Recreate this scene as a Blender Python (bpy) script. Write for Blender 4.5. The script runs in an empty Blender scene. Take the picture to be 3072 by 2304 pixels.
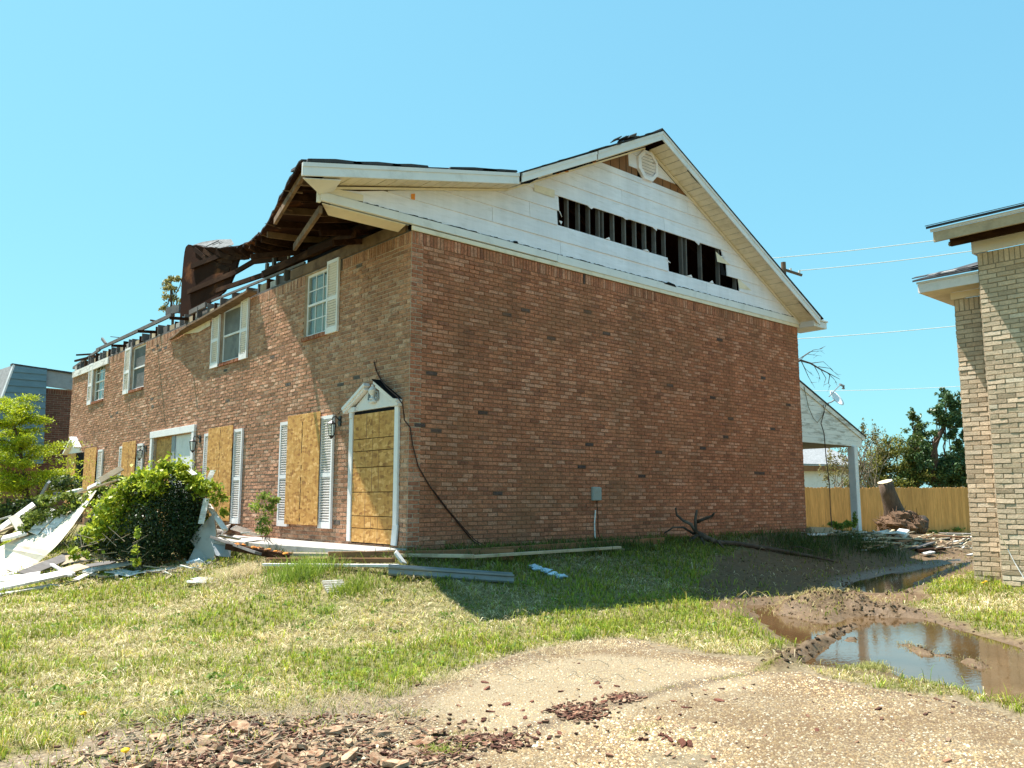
import bpy, math, random
import numpy as np
from mathutils import Vector, Matrix, noise as mnoise
random.seed(7); RNG = np.random.default_rng(11)
SC = bpy.context.scene
COL = SC.collection
R_ = math.radians

# ------------------------------------------------------------------ camera
CAM = np.array([-7.0646, -10.4097, 0.7001]); YAW, PIT, FPX = 0.7197, 0.1363, 2504.4
cy, sy, cp, sp = math.cos(YAW), math.sin(YAW), math.cos(PIT), math.sin(PIT)
FW = np.array([sy*cp, cy*cp, sp]); RT = np.array([cy, -sy, 0.0]); UP = np.cross(RT, FW)
cam_d = bpy.data.cameras.new('camera'); cam = bpy.data.objects.new('camera', cam_d); COL.objects.link(cam)
cam_d.sensor_width = 36.0; cam_d.lens = FPX/3072*36.0; cam_d.clip_start = 0.1; cam_d.clip_end = 3000
M = Matrix(((RT[0], UP[0], -FW[0], CAM[0]), (RT[1], UP[1], -FW[1], CAM[1]), (RT[2], UP[2], -FW[2], CAM[2]), (0, 0, 0, 1)))
cam.matrix_world = M
SC.camera = cam
# ------------------------------------------------------------------ sky and sun
SUN = Vector((-0.175, 0.46, 1.0)).normalized()
w = bpy.data.worlds.new('World'); SC.world = w; w.use_nodes = True
nt = w.node_tree; nt.nodes.clear()
sky = nt.nodes.new('ShaderNodeTexSky'); sky.sky_type = 'NISHITA'; sky.sun_disc = False
sky.sun_elevation = math.asin(SUN.z); sky.sun_rotation = math.atan2(SUN.x, SUN.y)
sky.air_density = 1.0; sky.dust_density = 0.6; sky.ozone_density = 1.0; sky.altitude = 10
ss = nt.nodes.new('ShaderNodeSeparateColor'); sc2 = nt.nodes.new('ShaderNodeCombineColor'); nt.links.new(sky.outputs[0], ss.inputs[0])
for i_, (g_, k_) in enumerate(((.45, 2.62), (.40, 5.06), (.25, 5.05))):   # the clear sky graded to the photo's even pale cyan
    a_ = nt.nodes.new('ShaderNodeMath'); a_.operation = 'MULTIPLY'; a_.inputs[1].default_value = .1; p_ = nt.nodes.new('ShaderNodeMath'); p_.operation = 'POWER'; p_.inputs[1].default_value = g_
    m_ = nt.nodes.new('ShaderNodeMath'); m_.operation = 'MULTIPLY'; m_.inputs[1].default_value = k_
    nt.links.new(ss.outputs[i_], a_.inputs[0]); nt.links.new(a_.outputs[0], p_.inputs[0]); nt.links.new(p_.outputs[0], m_.inputs[0]); nt.links.new(m_.outputs[0], sc2.inputs[i_])
bg = nt.nodes.new('ShaderNodeBackground'); bg.inputs[1].default_value = 0.10
wo = nt.nodes.new('ShaderNodeOutputWorld')
nt.links.new(sc2.outputs[0], bg.inputs[0]); nt.links.new(bg.outputs[0], wo.inputs[0])
sd = bpy.data.lights.new('sun', 'SUN'); sd.energy = 5.0; sd.angle = R_(0.53); sd.color = (1.0, 0.945, 0.87)
so = bpy.data.objects.new('sun', sd); COL.objects.link(so); so.rotation_euler = SUN.to_track_quat('Z', 'Y').to_euler(); so.location = (0, 0, 40)
SC.view_settings.view_transform = 'Standard'; SC.view_settings.look = 'None'; SC.view_settings.gamma = 1.0
SC.view_settings.use_curve_mapping = False; SC.view_settings.exposure = 1.24
SC.cycles.use_denoising = True
SC.cycles.max_bounces = 6; SC.cycles.diffuse_bounces = 3; SC.cycles.glossy_bounces = 3; SC.cycles.transmission_bounces = 4; SC.cycles.transparent_max_bounces = 8
SC.cycles.caustics_reflective = False; SC.cycles.caustics_refractive = False

# ------------------------------------------------------------------ survey helpers: photo pixel (3072 wide) -> point in the place
def ray(u, v): return FW + RT*(u-1536)/FPX - UP*(v-1152)/FPX
def hit(u, v, ax, val):
    d = ray(u, v); return CAM + d*((val-CAM[ax])/d[ax])
def atx(u, v, x): return hit(u, v, 0, x)
def aty(u, v, y): return hit(u, v, 1, y)
def atz(u, v, z): return hit(u, v, 2, z)
def atd(u, v, d): return CAM + ray(u, v)*d
def project(P):
    d = np.asarray(P, float)-CAM; ww = d@FW
    return np.stack([1536+FPX*(d@RT)/ww, 1152-FPX*(d@UP)/ww], -1)

def sm(t): t = np.clip(t, 0, 1); return t*t*(3-2*t)
_lat = np.random.default_rng(5).random((256, 256))
def vnoise(x, y, s=1.0, o=0):
    x = np.asarray(x, float)*s+37.3+o*17.1; y = np.asarray(y, float)*s+91.7+o*5.3
    xi = np.floor(x).astype(int); yi = np.floor(y).astype(int); fx = sm(x-xi); fy = sm(y-yi)
    a = _lat[xi % 256, yi % 256]; b = _lat[(xi+1) % 256, yi % 256]; c = _lat[xi % 256, (yi+1) % 256]; d = _lat[(xi+1) % 256, (yi+1) % 256]
    return (a*(1-fx)+b*fx)*(1-fy)+(c*(1-fx)+d*fx)*fy
def fbm(x, y, s=1.0, o=0): return (vnoise(x, y, s, o)+.5*vnoise(x, y, s*2.1, o+1)+.25*vnoise(x, y, s*4.3, o+2))/1.75
def sdist(px, py, poly):
    "signed distance to a polygon, negative inside"
    px = np.asarray(px, float); py = np.asarray(py, float); best = np.full(px.shape, 1e9); ins = np.zeros(px.shape, bool); n = len(poly)
    for i in range(n):
        ax, ay = poly[i][:2]; bx, by = poly[(i+1) % n][:2]
        dx, dy = bx-ax, by-ay; t = np.clip(((px-ax)*dx+(py-ay)*dy)/(dx*dx+dy*dy+1e-12), 0, 1)
        best = np.minimum(best, np.hypot(px-ax-t*dx, py-ay-t*dy))
        c = ((ay > py) != (by > py)) & (px < (bx-ax)*(py-ay)/(by-ay+1e-12)+ax); ins ^= c
    return np.where(ins, -best, best)
def ldist(px, py, line):
    best = np.full(np.shape(px), 1e9)
    for (ax, ay), (bx, by) in zip(line[:-1], line[1:]):
        dx, dy = bx-ax, by-ay; t = np.clip(((px-ax)*dx+(py-ay)*dy)/(dx*dx+dy*dy+1e-12), 0, 1)
        best = np.minimum(best, np.hypot(px-ax-t*dx, py-ay-t*dy))
    return best

# ------------------------------------------------------------------ the lie of the land
ZP = -0.735
W_, L_, H_ = 11.27, 19.58, 4.81
def P2(pts, z): return [tuple(atz(u, v, z)[:2]) for u, v in pts]
PUD_B = P2([(2242,1818),(2330,1813),(2368,1842),(2426,1866),(2509,1871),(2582,1842),(2630,1828),(2703,1833),(2775,1862),(2848,1881),(2950,1910),(3072,1949),(3220,2020),(3250,2130),(3072,2112),(2993,2114),(2960,2085),(2800,2055),(2703,2036),(2669,2012),(2645,1985),(2543,2014),(2436,2002),(2368,1988),(2436,1939),(2378,1934),(2315,1891),(2271,1862)], ZP)
PUD_A = P2([(2530,1768),(2565,1745),(2640,1726),(2720,1714),(2800,1702),(2880,1684),(2885,1690),(2800,1722),(2740,1752),(2690,1782),(2640,1788),(2580,1783)], ZP)
RUT1 = P2([(2325,2003),(2380,1972),(2436,1936),(2494,1893),(2560,1864)], ZP+.05)
RUT2 = P2([(2545,1922),(2600,1902),(2640,1905),(2720,1932),(2790,1958),(2880,1965),(2960,2000),(3072,2030)], ZP+.02)
MOUND = P2([(2380,1806),(2470,1800),(2540,1795),(2600,1806),(2680,1812)], -.6)
DRIVE = P2([(1195,2112),(1330,2050),(1480,1990),(1620,1955),(1790,1922),(1900,1922),(2050,1952),(2290,1988),(2420,2012),(2500,2040),(2640,2062),(2760,2082),(2880,2108),(2985,2135),(3100,2170)], -.69) + [(2.0, -12.5), (-5.2, -13.2), (-7.9, -9.0)] + P2([(330,2360),(560,2300),(900,2215),(1100,2150)], -.69)
MUDPATH = P2([(2180,1735),(2320,1680),(2560,1630),(2910,1622),(2925,1690),(2790,1740),(2690,1800),(2520,1850),(2240,1840),(2120,1800)], -.64)
def base_z(x, y):
    dx = np.maximum(0, np.maximum(-x, (x-W_)*.3)); dy = np.maximum(0, np.maximum(-y, y-L_))*(1+.9*sm((x-4.5)/4.5)); d = np.hypot(dx, dy)
    z = -.08-.615*sm(d/4.2)
    z = z + .17*np.exp(-((x-8.3)**2/3.2+(y+6.6)**2/3.0))
    return z
def gz(x, y):
    x = np.asarray(x, float); y = np.asarray(y, float)
    z = base_z(x, y)+.035*(fbm(x, y, .9)-.5)+.012*(vnoise(x, y, 5.0, 3)-.5)
    for poly in (PUD_B, PUD_A):
        s = sdist(x, y, poly)+.10*(vnoise(x, y, 3.5, 9)-.5)
        tgt = ZP+np.clip(s*.3, -.06, .2)
        z = np.where(s < .55, tgt*(1-sm(s/.55))+np.maximum(z, ZP+.02)*sm(s/.55), z)
    md = sdist(x, y, MUDPATH); z = z+np.where(md < 0, .05*(fbm(x, y, 3.2, 4)-.5)*sm(-md/.3)*sm((s+.05)/.2), 0)
    nz = vnoise(x, y, 7, 6)
    n2 = vnoise(x, y, 16, 4); z = z+np.where(np.minimum(s, md) < .5, .05*(n2-.5)*np.exp(-(np.abs(np.minimum(s, md))/.35)**2), 0)
    z = z+.115*np.exp(-(ldist(x, y, RUT1)/.095)**2)*(.35+.75*nz+.2*n2)
    z = z+.085*np.exp(-(ldist(x, y, RUT2)/.12)**2)*(1.2*vnoise(x, y, 5, 8)+.5*n2-.15)
    z = z+.16*np.exp(-(ldist(x, y, MOUND)/.26)**2)*(.25+.7*nz+.6*n2)
    return z
def gz1(x, y): return float(gz(np.array([x]), np.array([y]))[0])
def ground(u, v, h=0.0):
    d = ray(u, v); t = 3.0+np.arange(0, 1300)*.04; p = CAM+np.outer(t, d); g = p[:, 2]-base_z(p[:, 0], p[:, 1])-h
    i = max(1, int(np.argmax(g < 0))); f = g[i-1]/(g[i-1]-g[i]+1e-12); return p[i-1]*(1-f)+p[i]*f

# ------------------------------------------------------------------ objects
def tag(o, label=None, cat=None, group=None, kind=None):
    if label: o['label'] = label
    if cat: o['category'] = cat
    if group: o['group'] = group
    if kind: o['kind'] = kind
    return o
ORG = {}
def empty(name, loc, label=None, cat=None, group=None):
    o = bpy.data.objects.new(name, None); COL.objects.link(o); o.location = [float(c) for c in loc]; o.empty_display_size = .2
    ORG[o.name] = np.array(loc, float); return tag(o, label, cat, group)
def nrm(a): a = np.asarray(a, float); return a/(np.linalg.norm(a)+1e-12)
class MB:
    def __init__(s): s.v = []; s.f = []; s.c = []; s.col = None
    def add(s, vs, fs, col=None):
        b = len(s.v); s.v.extend([tuple(map(float, p)) for p in vs]); s.f.extend([tuple(b+i for i in f) for f in fs])
        c = col if col is not None else s.col
        s.c.extend([c]*len(fs)); return s
    def box(s, x0, x1, y0, y1, z0, z1, col=None):
        return s.add([(x0,y0,z0),(x1,y0,z0),(x1,y1,z0),(x0,y1,z0),(x0,y0,z1),(x1,y0,z1),(x1,y1,z1),(x0,y1,z1)],
            [(0,3,2,1),(4,5,6,7),(0,1,5,4),(1,2,6,5),(2,3,7,6),(3,0,4,7)], col)
    def beam(s, p, q, w, h, up=(0,0,1), col=None, roll=0.0, taper=1.0, skew=0.0):
        p = np.array(p, float); q = np.array(q, float); a = nrm(q-p); u = np.array(up, float)
        if abs(a@nrm(u)) > .98: u = np.array((1.0, 0, 0))
        sd_ = nrm(np.cross(a, u)); u = np.cross(sd_, a)
        if roll: c_, s_ = math.cos(roll), math.sin(roll); sd_, u = sd_*c_+u*s_, -sd_*s_+u*c_
        vs = []
        for e, k, sk in ((p, 1.0, -skew), (q, taper, skew)):
            for i, j in ((-1,-1),(1,-1),(1,1),(-1,1)): vs.append(e+sd_*w/2*i*k+u*h/2*j*k+a*sk*i)
        return s.add(vs, [(0,1,2,3),(7,6,5,4),(0,4,5,1),(1,5,6,2),(2,6,7,3),(3,7,4,0)], col)
    def tube(s, pts, rad, n=6, col=None, caps=True):
        pts = [np.array(p, float) for p in pts]; m = len(pts); vs = []; fs = []
        if not hasattr(rad, '__len__'): rad = [rad]*m
        ref = np.array((0.3, 0.2, 1.0))
        for i, p in enumerate(pts):
            t = nrm(pts[min(i+1, m-1)]-pts[max(i-1, 0)]); a = np.cross(t, ref)
            if np.linalg.norm(a) < .1: a = np.cross(t, (1, 0, 0))
            a = nrm(a); b = np.cross(t, a)
            for k in range(n): an = 2*math.pi*k/n; vs.append(p+(a*math.cos(an)+b*math.sin(an))*rad[i])
        for i in range(m-1):
            for k in range(n): fs.append((i*n+k, i*n+(k+1) % n, (i+1)*n+(k+1) % n, (i+1)*n+k))
        if caps: fs.append(tuple(range(n))[::-1]); fs.append(tuple((m-1)*n+k for k in range(n)))
        return s.add(vs, fs, col)
    def prism(s, poly, off, col=None):
        "3D polygon extruded by vector off"
        n = len(poly); P = [np.array(p, float) for p in poly]; Q = [p+np.array(off, float) for p in P]
        fs = [tuple(range(n))[::-1], tuple(range(n, 2*n))]+[(i, (i+1) % n, n+(i+1) % n, n+i) for i in range(n)]
        return s.add(P+Q, fs, col)
    def build(s, name, mat, parent=None, smooth=False, bevel=0.0, origin=None, fixn=True):
        org = ORG[parent.name] if parent is not None and parent.name in ORG else np.zeros(3)
        if parent is None and origin is None:
            a = np.array(s.v); origin = (*((a.min(0)+a.max(0))/2)[:2], a[:, 2].min())
        o0 = org if parent is not None else np.array(origin, float)
        me = bpy.data.meshes.new(name); me.from_pydata([tuple(np.array(p)-o0) for p in s.v], [], s.f); me.update()
        if any(c is not None for c in s.c):
            ca = me.color_attributes.new('Col', 'FLOAT_COLOR', 'CORNER'); buf = []
            for f, c in zip(s.f, s.c):
                c = c if c is not None else (.5, .5, .5); buf.extend((c[0], c[1], c[2], 1.0)*len(f))
            ca.data.foreach_set('color', buf)
        o = bpy.data.objects.new(name, me); COL.objects.link(o); me.materials.append(mat)
        if parent is not None: o.parent = parent; ORG[o.name] = org
        else: o.location = [float(c) for c in o0]; ORG[o.name] = o0
        if parent is not None and parent.type == 'MESH': pass
        if smooth: me.polygons.foreach_set('use_smooth', [True]*len(me.polygons))
        if fixn:
            import bmesh
            bm = bmesh.new(); bm.from_mesh(me); bmesh.ops.recalc_face_normals(bm, faces=bm.faces); bm.to_mesh(me); bm.free()
        if bevel:
            b = o.modifiers.new('bevel', 'BEVEL'); b.width = bevel; b.segments = 1; b.limit_method = 'ANGLE'
        return o
def fast_mesh(name, V, loops, starts, mat, colors=None, parent=None, smooth=False, label=None, cat=None, kind=None, origin=None):
    o0 = ORG[parent.name] if parent is not None else (np.zeros(3) if origin is None else np.array(origin, float))
    me = bpy.data.meshes.new(name); V = np.asarray(V, np.float32)-o0.astype(np.float32)
    me.vertices.add(len(V)); me.vertices.foreach_set('co', V.ravel())
    loops = np.asarray(loops, np.int32); starts = np.asarray(starts, np.int32)
    me.loops.add(len(loops)); me.loops.foreach_set('vertex_index', loops); me.polygons.add(len(starts)); me.polygons.foreach_set('loop_start', starts)
    tot = np.diff(np.append(starts, len(loops))).astype(np.int32); me.polygons.foreach_set('loop_total', tot)
    if smooth: me.polygons.foreach_set('use_smooth', np.ones(len(starts), bool))
    me.update(calc_edges=True)
    if colors is not None:
        ca = me.color_attributes.new('Col', 'FLOAT_COLOR', 'POINT'); c4 = np.ones((len(V), 4), np.float32); c4[:, :3] = colors; ca.data.foreach_set('color', c4.ravel())
    me.materials.append(mat); o = bpy.data.objects.new(name, me); COL.objects.link(o)
    if parent is not None: o.parent = parent; ORG[o.name] = o0
    else: o.location = [float(c) for c in o0]; ORG[o.name] = o0
    return tag(o, label, cat, None, kind)

# ------------------------------------------------------------------ materials
def _n(nt, t, **k):
    n = nt.nodes.new(t)
    for a, b in k.items(): setattr(n, a, b)
    return n
def mixc(nt, fac, a, b, mode='MIX'):
    m = _n(nt, 'ShaderNodeMix', data_type='RGBA', blend_type=mode)
    for i, x in ((0, fac), (6, a), (7, b)):
        if hasattr(x, 'links'): nt.links.new(x, m.inputs[i])
        elif i == 0: m.inputs[0].default_value = x
        else: m.inputs[i].default_value = (*x[:3], 1)
    return m.outputs[2]
def ramp(nt, val, lo, hi, a=0.0, b=1.0):
    m = _n(nt, 'ShaderNodeMapRange'); nt.links.new(val, m.inputs[0])
    for i, x in enumerate((lo, hi, a, b)): m.inputs[i+1].default_value = x
    return m.outputs[0]
def coords(nt, scale=(1,1,1), world=False, rot=(0,0,0)):
    mp = _n(nt, 'ShaderNodeMapping'); mp.inputs['Scale'].default_value = scale; mp.inputs['Rotation'].default_value = rot
    if world: g = _n(nt, 'ShaderNodeNewGeometry'); nt.links.new(g.outputs['Position'], mp.inputs[0])
    else:
        t = _n(nt, 'ShaderNodeTexCoord'); oi = _n(nt, 'ShaderNodeObjectInfo'); v = _n(nt, 'ShaderNodeVectorMath', operation='MULTIPLY_ADD')
        nt.links.new(oi.outputs['Random'], v.inputs[0]); v.inputs[1].default_value = (53, 31, 17); nt.links.new(t.outputs['Object'], v.inputs[2]); nt.links.new(v.outputs[0], mp.inputs[0])
    return mp.outputs[0]
def ntex(nt, vec, scale, detail=4, rough=.6, dist=0.0):
    n = _n(nt, 'ShaderNodeTexNoise'); n.inputs['Scale'].default_value = scale; n.inputs['Detail'].default_value = detail; n.inputs['Roughness'].default_value = rough; n.inputs['Distortion'].default_value = dist
    nt.links.new(vec, n.inputs['Vector']); return n.outputs['Fac']
MATS = {}
def pm(name, base, var=.25, scale=6, rough=.8, bump=.25, bscale=40, attr=False, stretch=(1,1,1), dirt=None, dirt_amt=.4, dirt_scale=2.5, dirt_lo=.5, dirt_hi=.62, spec=.3, metal=0.0, trans=0.0, rnd=.15, world=False, bdist=.01, fine=None, streak=0.0):
    m = bpy.data.materials.new(name); m.use_nodes = True; nt = m.node_tree; b = nt.nodes['Principled BSDF']
    vec = coords(nt, stretch, world)
    if attr:
        a = _n(nt, 'ShaderNodeAttribute', attribute_name='Col'); c0 = a.outputs['Color']
    else: c0 = None
    n1 = ntex(nt, vec, scale); f = ramp(nt, n1, .25, .75, 1-var, 1+var)
    c = mixc(nt, 1.0, c0 if c0 is not None else base, f, 'MULTIPLY')
    if fine: c = mixc(nt, 1.0, c, ramp(nt, ntex(nt, vec, fine[0], 2), .3, .7, 1-fine[1], 1+fine[1]), 'MULTIPLY')
    if rnd:
        oi = _n(nt, 'ShaderNodeObjectInfo'); c = mixc(nt, 1.0, c, ramp(nt, oi.outputs['Random'], 0, 1, 1-rnd, 1+rnd), 'MULTIPLY')
    if streak:
        c = mixc(nt, 1.0, c, ramp(nt, ntex(nt, coords(nt, (1.6,1.6,.16), True), 1.0, 5, .7), .35, .68, 1+streak*.5, 1-streak), 'MULTIPLY')
    if dirt is not None:
        d = ramp(nt, ntex(nt, vec, dirt_scale, 6, .68), dirt_lo, dirt_hi, 0, dirt_amt); c = mixc(nt, d, c, dirt)
    nt.links.new(c, b.inputs['Base Color']); b.inputs['Roughness'].default_value = rough; b.inputs['Specular IOR Level'].default_value = spec; b.inputs['Metallic'].default_value = metal
    if bump:
        bp = _n(nt, 'ShaderNodeBump'); bp.inputs['Strength'].default_value = bump; bp.inputs['Distance'].default_value = bdist; nt.links.new(ntex(nt, vec, bscale, 5, .65), bp.inputs['Height']); nt.links.new(bp.outputs[0], b.inputs['Normal'])
    if trans:
        tl = _n(nt, 'ShaderNodeBsdfTranslucent'); nt.links.new(c, tl.inputs[0]); mx = _n(nt, 'ShaderNodeMixShader'); mx.inputs[0].default_value = trans
        nt.links.new(b.outputs[0], mx.inputs[1]); nt.links.new(tl.outputs[0], mx.inputs[2]); nt.links.new(mx.outputs[0], nt.nodes['Material Output'].inputs[0])
    MATS[name] = m; return m

M_brick = pm('brick', (.3,.14,.09), attr=True, var=.2, scale=9, rough=.92, bump=.6, bscale=45, dirt=(.27,.135,.075), dirt_amt=.55, dirt_scale=.7, dirt_lo=.48, dirt_hi=.66, world=True, spec=.15, fine=(38,.32), rnd=0, bdist=.014, streak=.2)
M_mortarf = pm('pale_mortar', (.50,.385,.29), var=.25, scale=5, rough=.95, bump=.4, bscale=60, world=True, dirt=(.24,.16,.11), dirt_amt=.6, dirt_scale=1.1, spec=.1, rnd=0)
M_wmid = pm('brown_old_lumber', (.17,.105,.06), var=.35, scale=4, rough=.9, bump=.35, bscale=30, dirt=(.08,.045,.028), dirt_amt=.7, dirt_scale=3, rnd=.2)
M_mortar = pm('mortar', (.25,.135,.08), var=.25, scale=5, rough=.95, bump=.4, bscale=60, world=True, dirt=(.16,.10,.07), dirt_amt=.6, dirt_scale=1.1, spec=.1, rnd=0)
M_nbrick = pm('beige_brick', (.5,.4,.28), attr=True, var=.12, scale=7, rough=.9, bump=.5, bscale=40, dirt=(.46,.38,.27), dirt_amt=.4, dirt_scale=1.5, world=True, spec=.15, fine=(40,.14), rnd=0, bdist=.012)
M_nmortar = pm('grey_mortar', (.30,.25,.18), var=.2, rough=.95, world=True, rnd=0)
M_white = pm('white_paint', (.78,.755,.75), var=.06, scale=3, rough=.6, bump=.08, bscale=30, dirt=(.42,.40,.36), dirt_amt=.45, dirt_scale=2.2, dirt_lo=.55, dirt_hi=.75, rnd=.05)
M_dwhite = pm('grimy_white_paint', (.72,.69,.66), var=.15, scale=4, rough=.7, bump=.25, bscale=30, dirt=(.33,.28,.22), dirt_amt=.75, dirt_scale=3.5, dirt_lo=.47, dirt_hi=.66, rnd=.12)
M_siding = pm('white_siding', (.85,.82,.89), streak=.10, var=.07, scale=2, rough=.6, bump=.25, bscale=25, stretch=(1,1,6), dirt=(.45,.43,.40), dirt_amt=.5, dirt_scale=3, dirt_lo=.55, dirt_hi=.8, rnd=.03)
M_wsiding = pm('weathered_siding', (.78,.755,.72), var=.08, scale=2, rough=.75, bump=.2, bscale=25, stretch=(1,1,5), dirt=(.33,.30,.26), dirt_amt=.8, dirt_scale=1.6, dirt_lo=.5, dirt_hi=.62, rnd=.05)
M_cream = pm('cream_vinyl', (.82,.71,.56), var=.06, scale=4, rough=.55, bump=.05, dirt=(.5,.42,.28), dirt_amt=.4, dirt_scale=2.4, rnd=.04)
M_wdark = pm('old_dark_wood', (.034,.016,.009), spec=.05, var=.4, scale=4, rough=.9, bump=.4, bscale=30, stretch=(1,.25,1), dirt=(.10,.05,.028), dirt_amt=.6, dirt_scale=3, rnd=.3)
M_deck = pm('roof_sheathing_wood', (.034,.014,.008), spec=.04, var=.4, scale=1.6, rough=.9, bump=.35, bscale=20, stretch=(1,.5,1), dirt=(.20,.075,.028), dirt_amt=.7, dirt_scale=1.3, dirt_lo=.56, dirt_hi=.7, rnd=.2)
M_wgrey = pm('grey_weathered_wood', (.145,.135,.13), var=.35, scale=6, rough=.9, bump=.4, bscale=40, dirt=(.10,.08,.07), dirt_amt=.6, dirt_scale=3, rnd=.3)
M_wtan = pm('tan_lumber', (.46,.36,.24), var=.25, scale=5, rough=.85, bump=.3, bscale=35, dirt=(.22,.15,.09), dirt_amt=.6, dirt_scale=2.5, rnd=.25)
M_wbrown = pm('brown_board', (.27,.125,.055), var=.3, scale=4, rough=.8, bump=.3, bscale=35, dirt=(.13,.07,.04), dirt_amt=.6, dirt_scale=2, rnd=.1)
M_asph = pm('asphalt_shingle', (.045,.047,.052), var=.35, scale=8, rough=.95, bump=.6, bscale=120, rnd=.25, fine=(150,.3))
M_asphl = pm('faded_shingle', (.22,.225,.23), var=.25, scale=6, rough=.95, bump=.6, bscale=120, rnd=.2, fine=(150,.3))
M_meter = pm('green_grey_enamel', (.30,.33,.31), var=.08, rough=.5, bump=.05, spec=.4, dirt=(.2,.17,.14), dirt_amt=.4)
M_black = pm('black_metal', (.012,.012,.014), var=.2, rough=.45, bump=.1, spec=.5)
M_tar = pm('tar_paper', (.014,.014,.016), spec=.05, var=.3, rough=.9, bump=.3)
M_cable = pm('rusty_brown_cable', (.055,.022,.015), var=.2, rough=.6, bump=0)
M_grey = pm('grey_metal', (.27,.29,.31), var=.12, scale=8, rough=.55, bump=.1, spec=.4, dirt=(.16,.15,.14), dirt_amt=.5)
M_conc = pm('porch_concrete', (.42,.40,.37), var=.18, scale=3, rough=.9, bump=.3, bscale=50, world=True, rnd=0, dirt=(.22,.20,.18), dirt_amt=.6, dirt_scale=1.6)
M_fence = pm('cedar_picket', (.70,.345,.115), var=.16, scale=3, rough=.85, bump=.25, bscale=25, stretch=(6,6,.6), rnd=.16, dirt=(.42,.22,.06), dirt_amt=.4)
M_blind = pm('window_blind', (.72,.66,.54), var=.08, rough=.7, bump=0)
M_screen = pm('window_screen', (.13,.135,.13), var=.35, scale=3, rough=.75, bump=.2, bscale=200, dirt=(.22,.22,.2), dirt_amt=.6, dirt_scale=1.5)
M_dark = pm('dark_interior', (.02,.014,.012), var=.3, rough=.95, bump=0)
M_blue = pm('blue_grey_shingle', (.15,.225,.26), var=.14, scale=2, rough=.85, bump=.2, bscale=30, rnd=.1, stretch=(1,1,4))
M_bbrick = pm('far_dark_brick', (.16,.075,.055), attr=True, var=.2, rough=.95, bump=.3, rnd=.1)
M_bark = pm('bark_chip', (.37,.25,.155), var=.35, scale=4, rough=.9, bump=.6, bscale=14, rnd=.4, dirt=(.20,.085,.04), dirt_amt=.85, dirt_scale=2.6, dirt_lo=.48, dirt_hi=.6)
M_barkr = pm('red_bark_chip', (.15,.055,.035), var=.35, scale=18, rough=.92, bump=.6, bscale=60, rnd=.4)
M_trunk = pm('tree_bark', (.13,.085,.06), var=.4, scale=9, rough=.95, bump=.9, bscale=22, stretch=(1,1,.35), bdist=.03)
M_cut = pm('cut_wood', (.62,.50,.32), var=.1, scale=8, rough=.8, bump=.2)
M_root = pm('root_soil', (.15,.085,.048), var=.45, scale=12, rough=.95, bump=.6, bscale=40, rnd=.2)
M_twig = pm('dead_twig', (.33,.27,.19), var=.3, scale=8, rough=.9, bump=0, rnd=.2)
M_log = pm('fallen_branch_bark', (.09,.065,.05), var=.4, scale=10, rough=.95, bump=.6, bscale=30, dirt=(.17,.13,.10), dirt_amt=.6)
M_leaf = pm('leaf', (.1,.2,.03), attr=True, var=.18, scale=3, rough=.5, bump=0, spec=.35, trans=.38, rnd=0)
M_leafdull = pm('glossy_leaf', (.05,.1,.03), attr=True, var=.18, scale=3, rough=.45, bump=0, spec=.4, trans=.2, rnd=0)
M_grass = pm('grass_blade', (.2,.25,.06), attr=True, var=.12, scale=2, rough=.6, bump=0, spec=.25, trans=.35, rnd=0)
M_ceramic = pm('white_plastic', (.78,.79,.80), var=.04, rough=.4, bump=0, rnd=.04)
M_wire = pm('power_wire', (.62,.62,.60), var=.05, rough=.5, bump=0)
M_flower = pm('yellow_flower', (.85,.55,.02), var=.1, rough=.6, bump=0, trans=.2)
M_bluebit = pm('pale_blue_plastic', (.45,.58,.68), var=.15, rough=.5, bump=.1)
M_pebble = pm('pebble', (.5,.4,.25), attr=True, var=.1, scale=30, rough=.75, bump=0, rnd=0)
M_pole = pm('creosote_pole', (.13,.085,.06), var=.3, rough=.9, bump=.3)
M_orange = pm('orange_foam', (.75,.26,.05), var=.2, rough=.9, bump=.2)

def osb():
    m = bpy.data.materials.new('strand_board'); m.use_nodes = True; nt = m.node_tree; b = nt.nodes['Principled BSDF']
    cols = []
    for sc_, ro in (((22, 22, 9), (0.3, .2, .5)), ((22, 10, 24), (1.1, .4, .2))):
        v = _n(nt, 'ShaderNodeTexVoronoi'); v.inputs['Scale'].default_value = 1.0; nt.links.new(coords(nt, sc_, rot=ro), v.inputs['Vector'])
        s = _n(nt, 'ShaderNodeSeparateColor'); nt.links.new(v.outputs['Color'], s.inputs[0]); cols.append(s.outputs[0])
    f = _n(nt, 'ShaderNodeMath', operation='MULTIPLY_ADD'); nt.links.new(cols[0], f.inputs[0]); f.inputs[1].default_value = .55; nt.links.new(cols[1], f.inputs[2])
    cr = _n(nt, 'ShaderNodeValToRGB'); nt.links.new(ramp(nt, f.outputs[0], .1, 1.4), cr.inputs[0])
    e = cr.color_ramp.elements; e[0].position = 0; e[0].color = (.29,.13,.04,1); e[1].position = 1; e[1].color = (.74,.43,.165,1)
    e2 = cr.color_ramp.elements.new(.3); e2.color = (.49,.24,.065,1); e3 = cr.color_ramp.elements.new(.75); e3.color = (.59,.32,.095,1)
    st = ramp(nt, ntex(nt, coords(nt, (1,1,1)), 3.0, 6), .55, .8, 0, .5); c = mixc(nt, st, cr.outputs[0], (.30,.18,.07))
    nt.links.new(c, b.inputs['Base Color']); b.inputs['Roughness'].default_value = .7; b.inputs['Specular IOR Level'].default_value = .25
    bp = _n(nt, 'ShaderNodeBump'); bp.inputs['Strength'].default_value = .3; bp.inputs['Distance'].default_value = .004; nt.links.new(f.outputs[0], bp.inputs['Height']); nt.links.new(bp.outputs[0], b.inputs['Normal'])
    return m
M_osb = osb()
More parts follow.
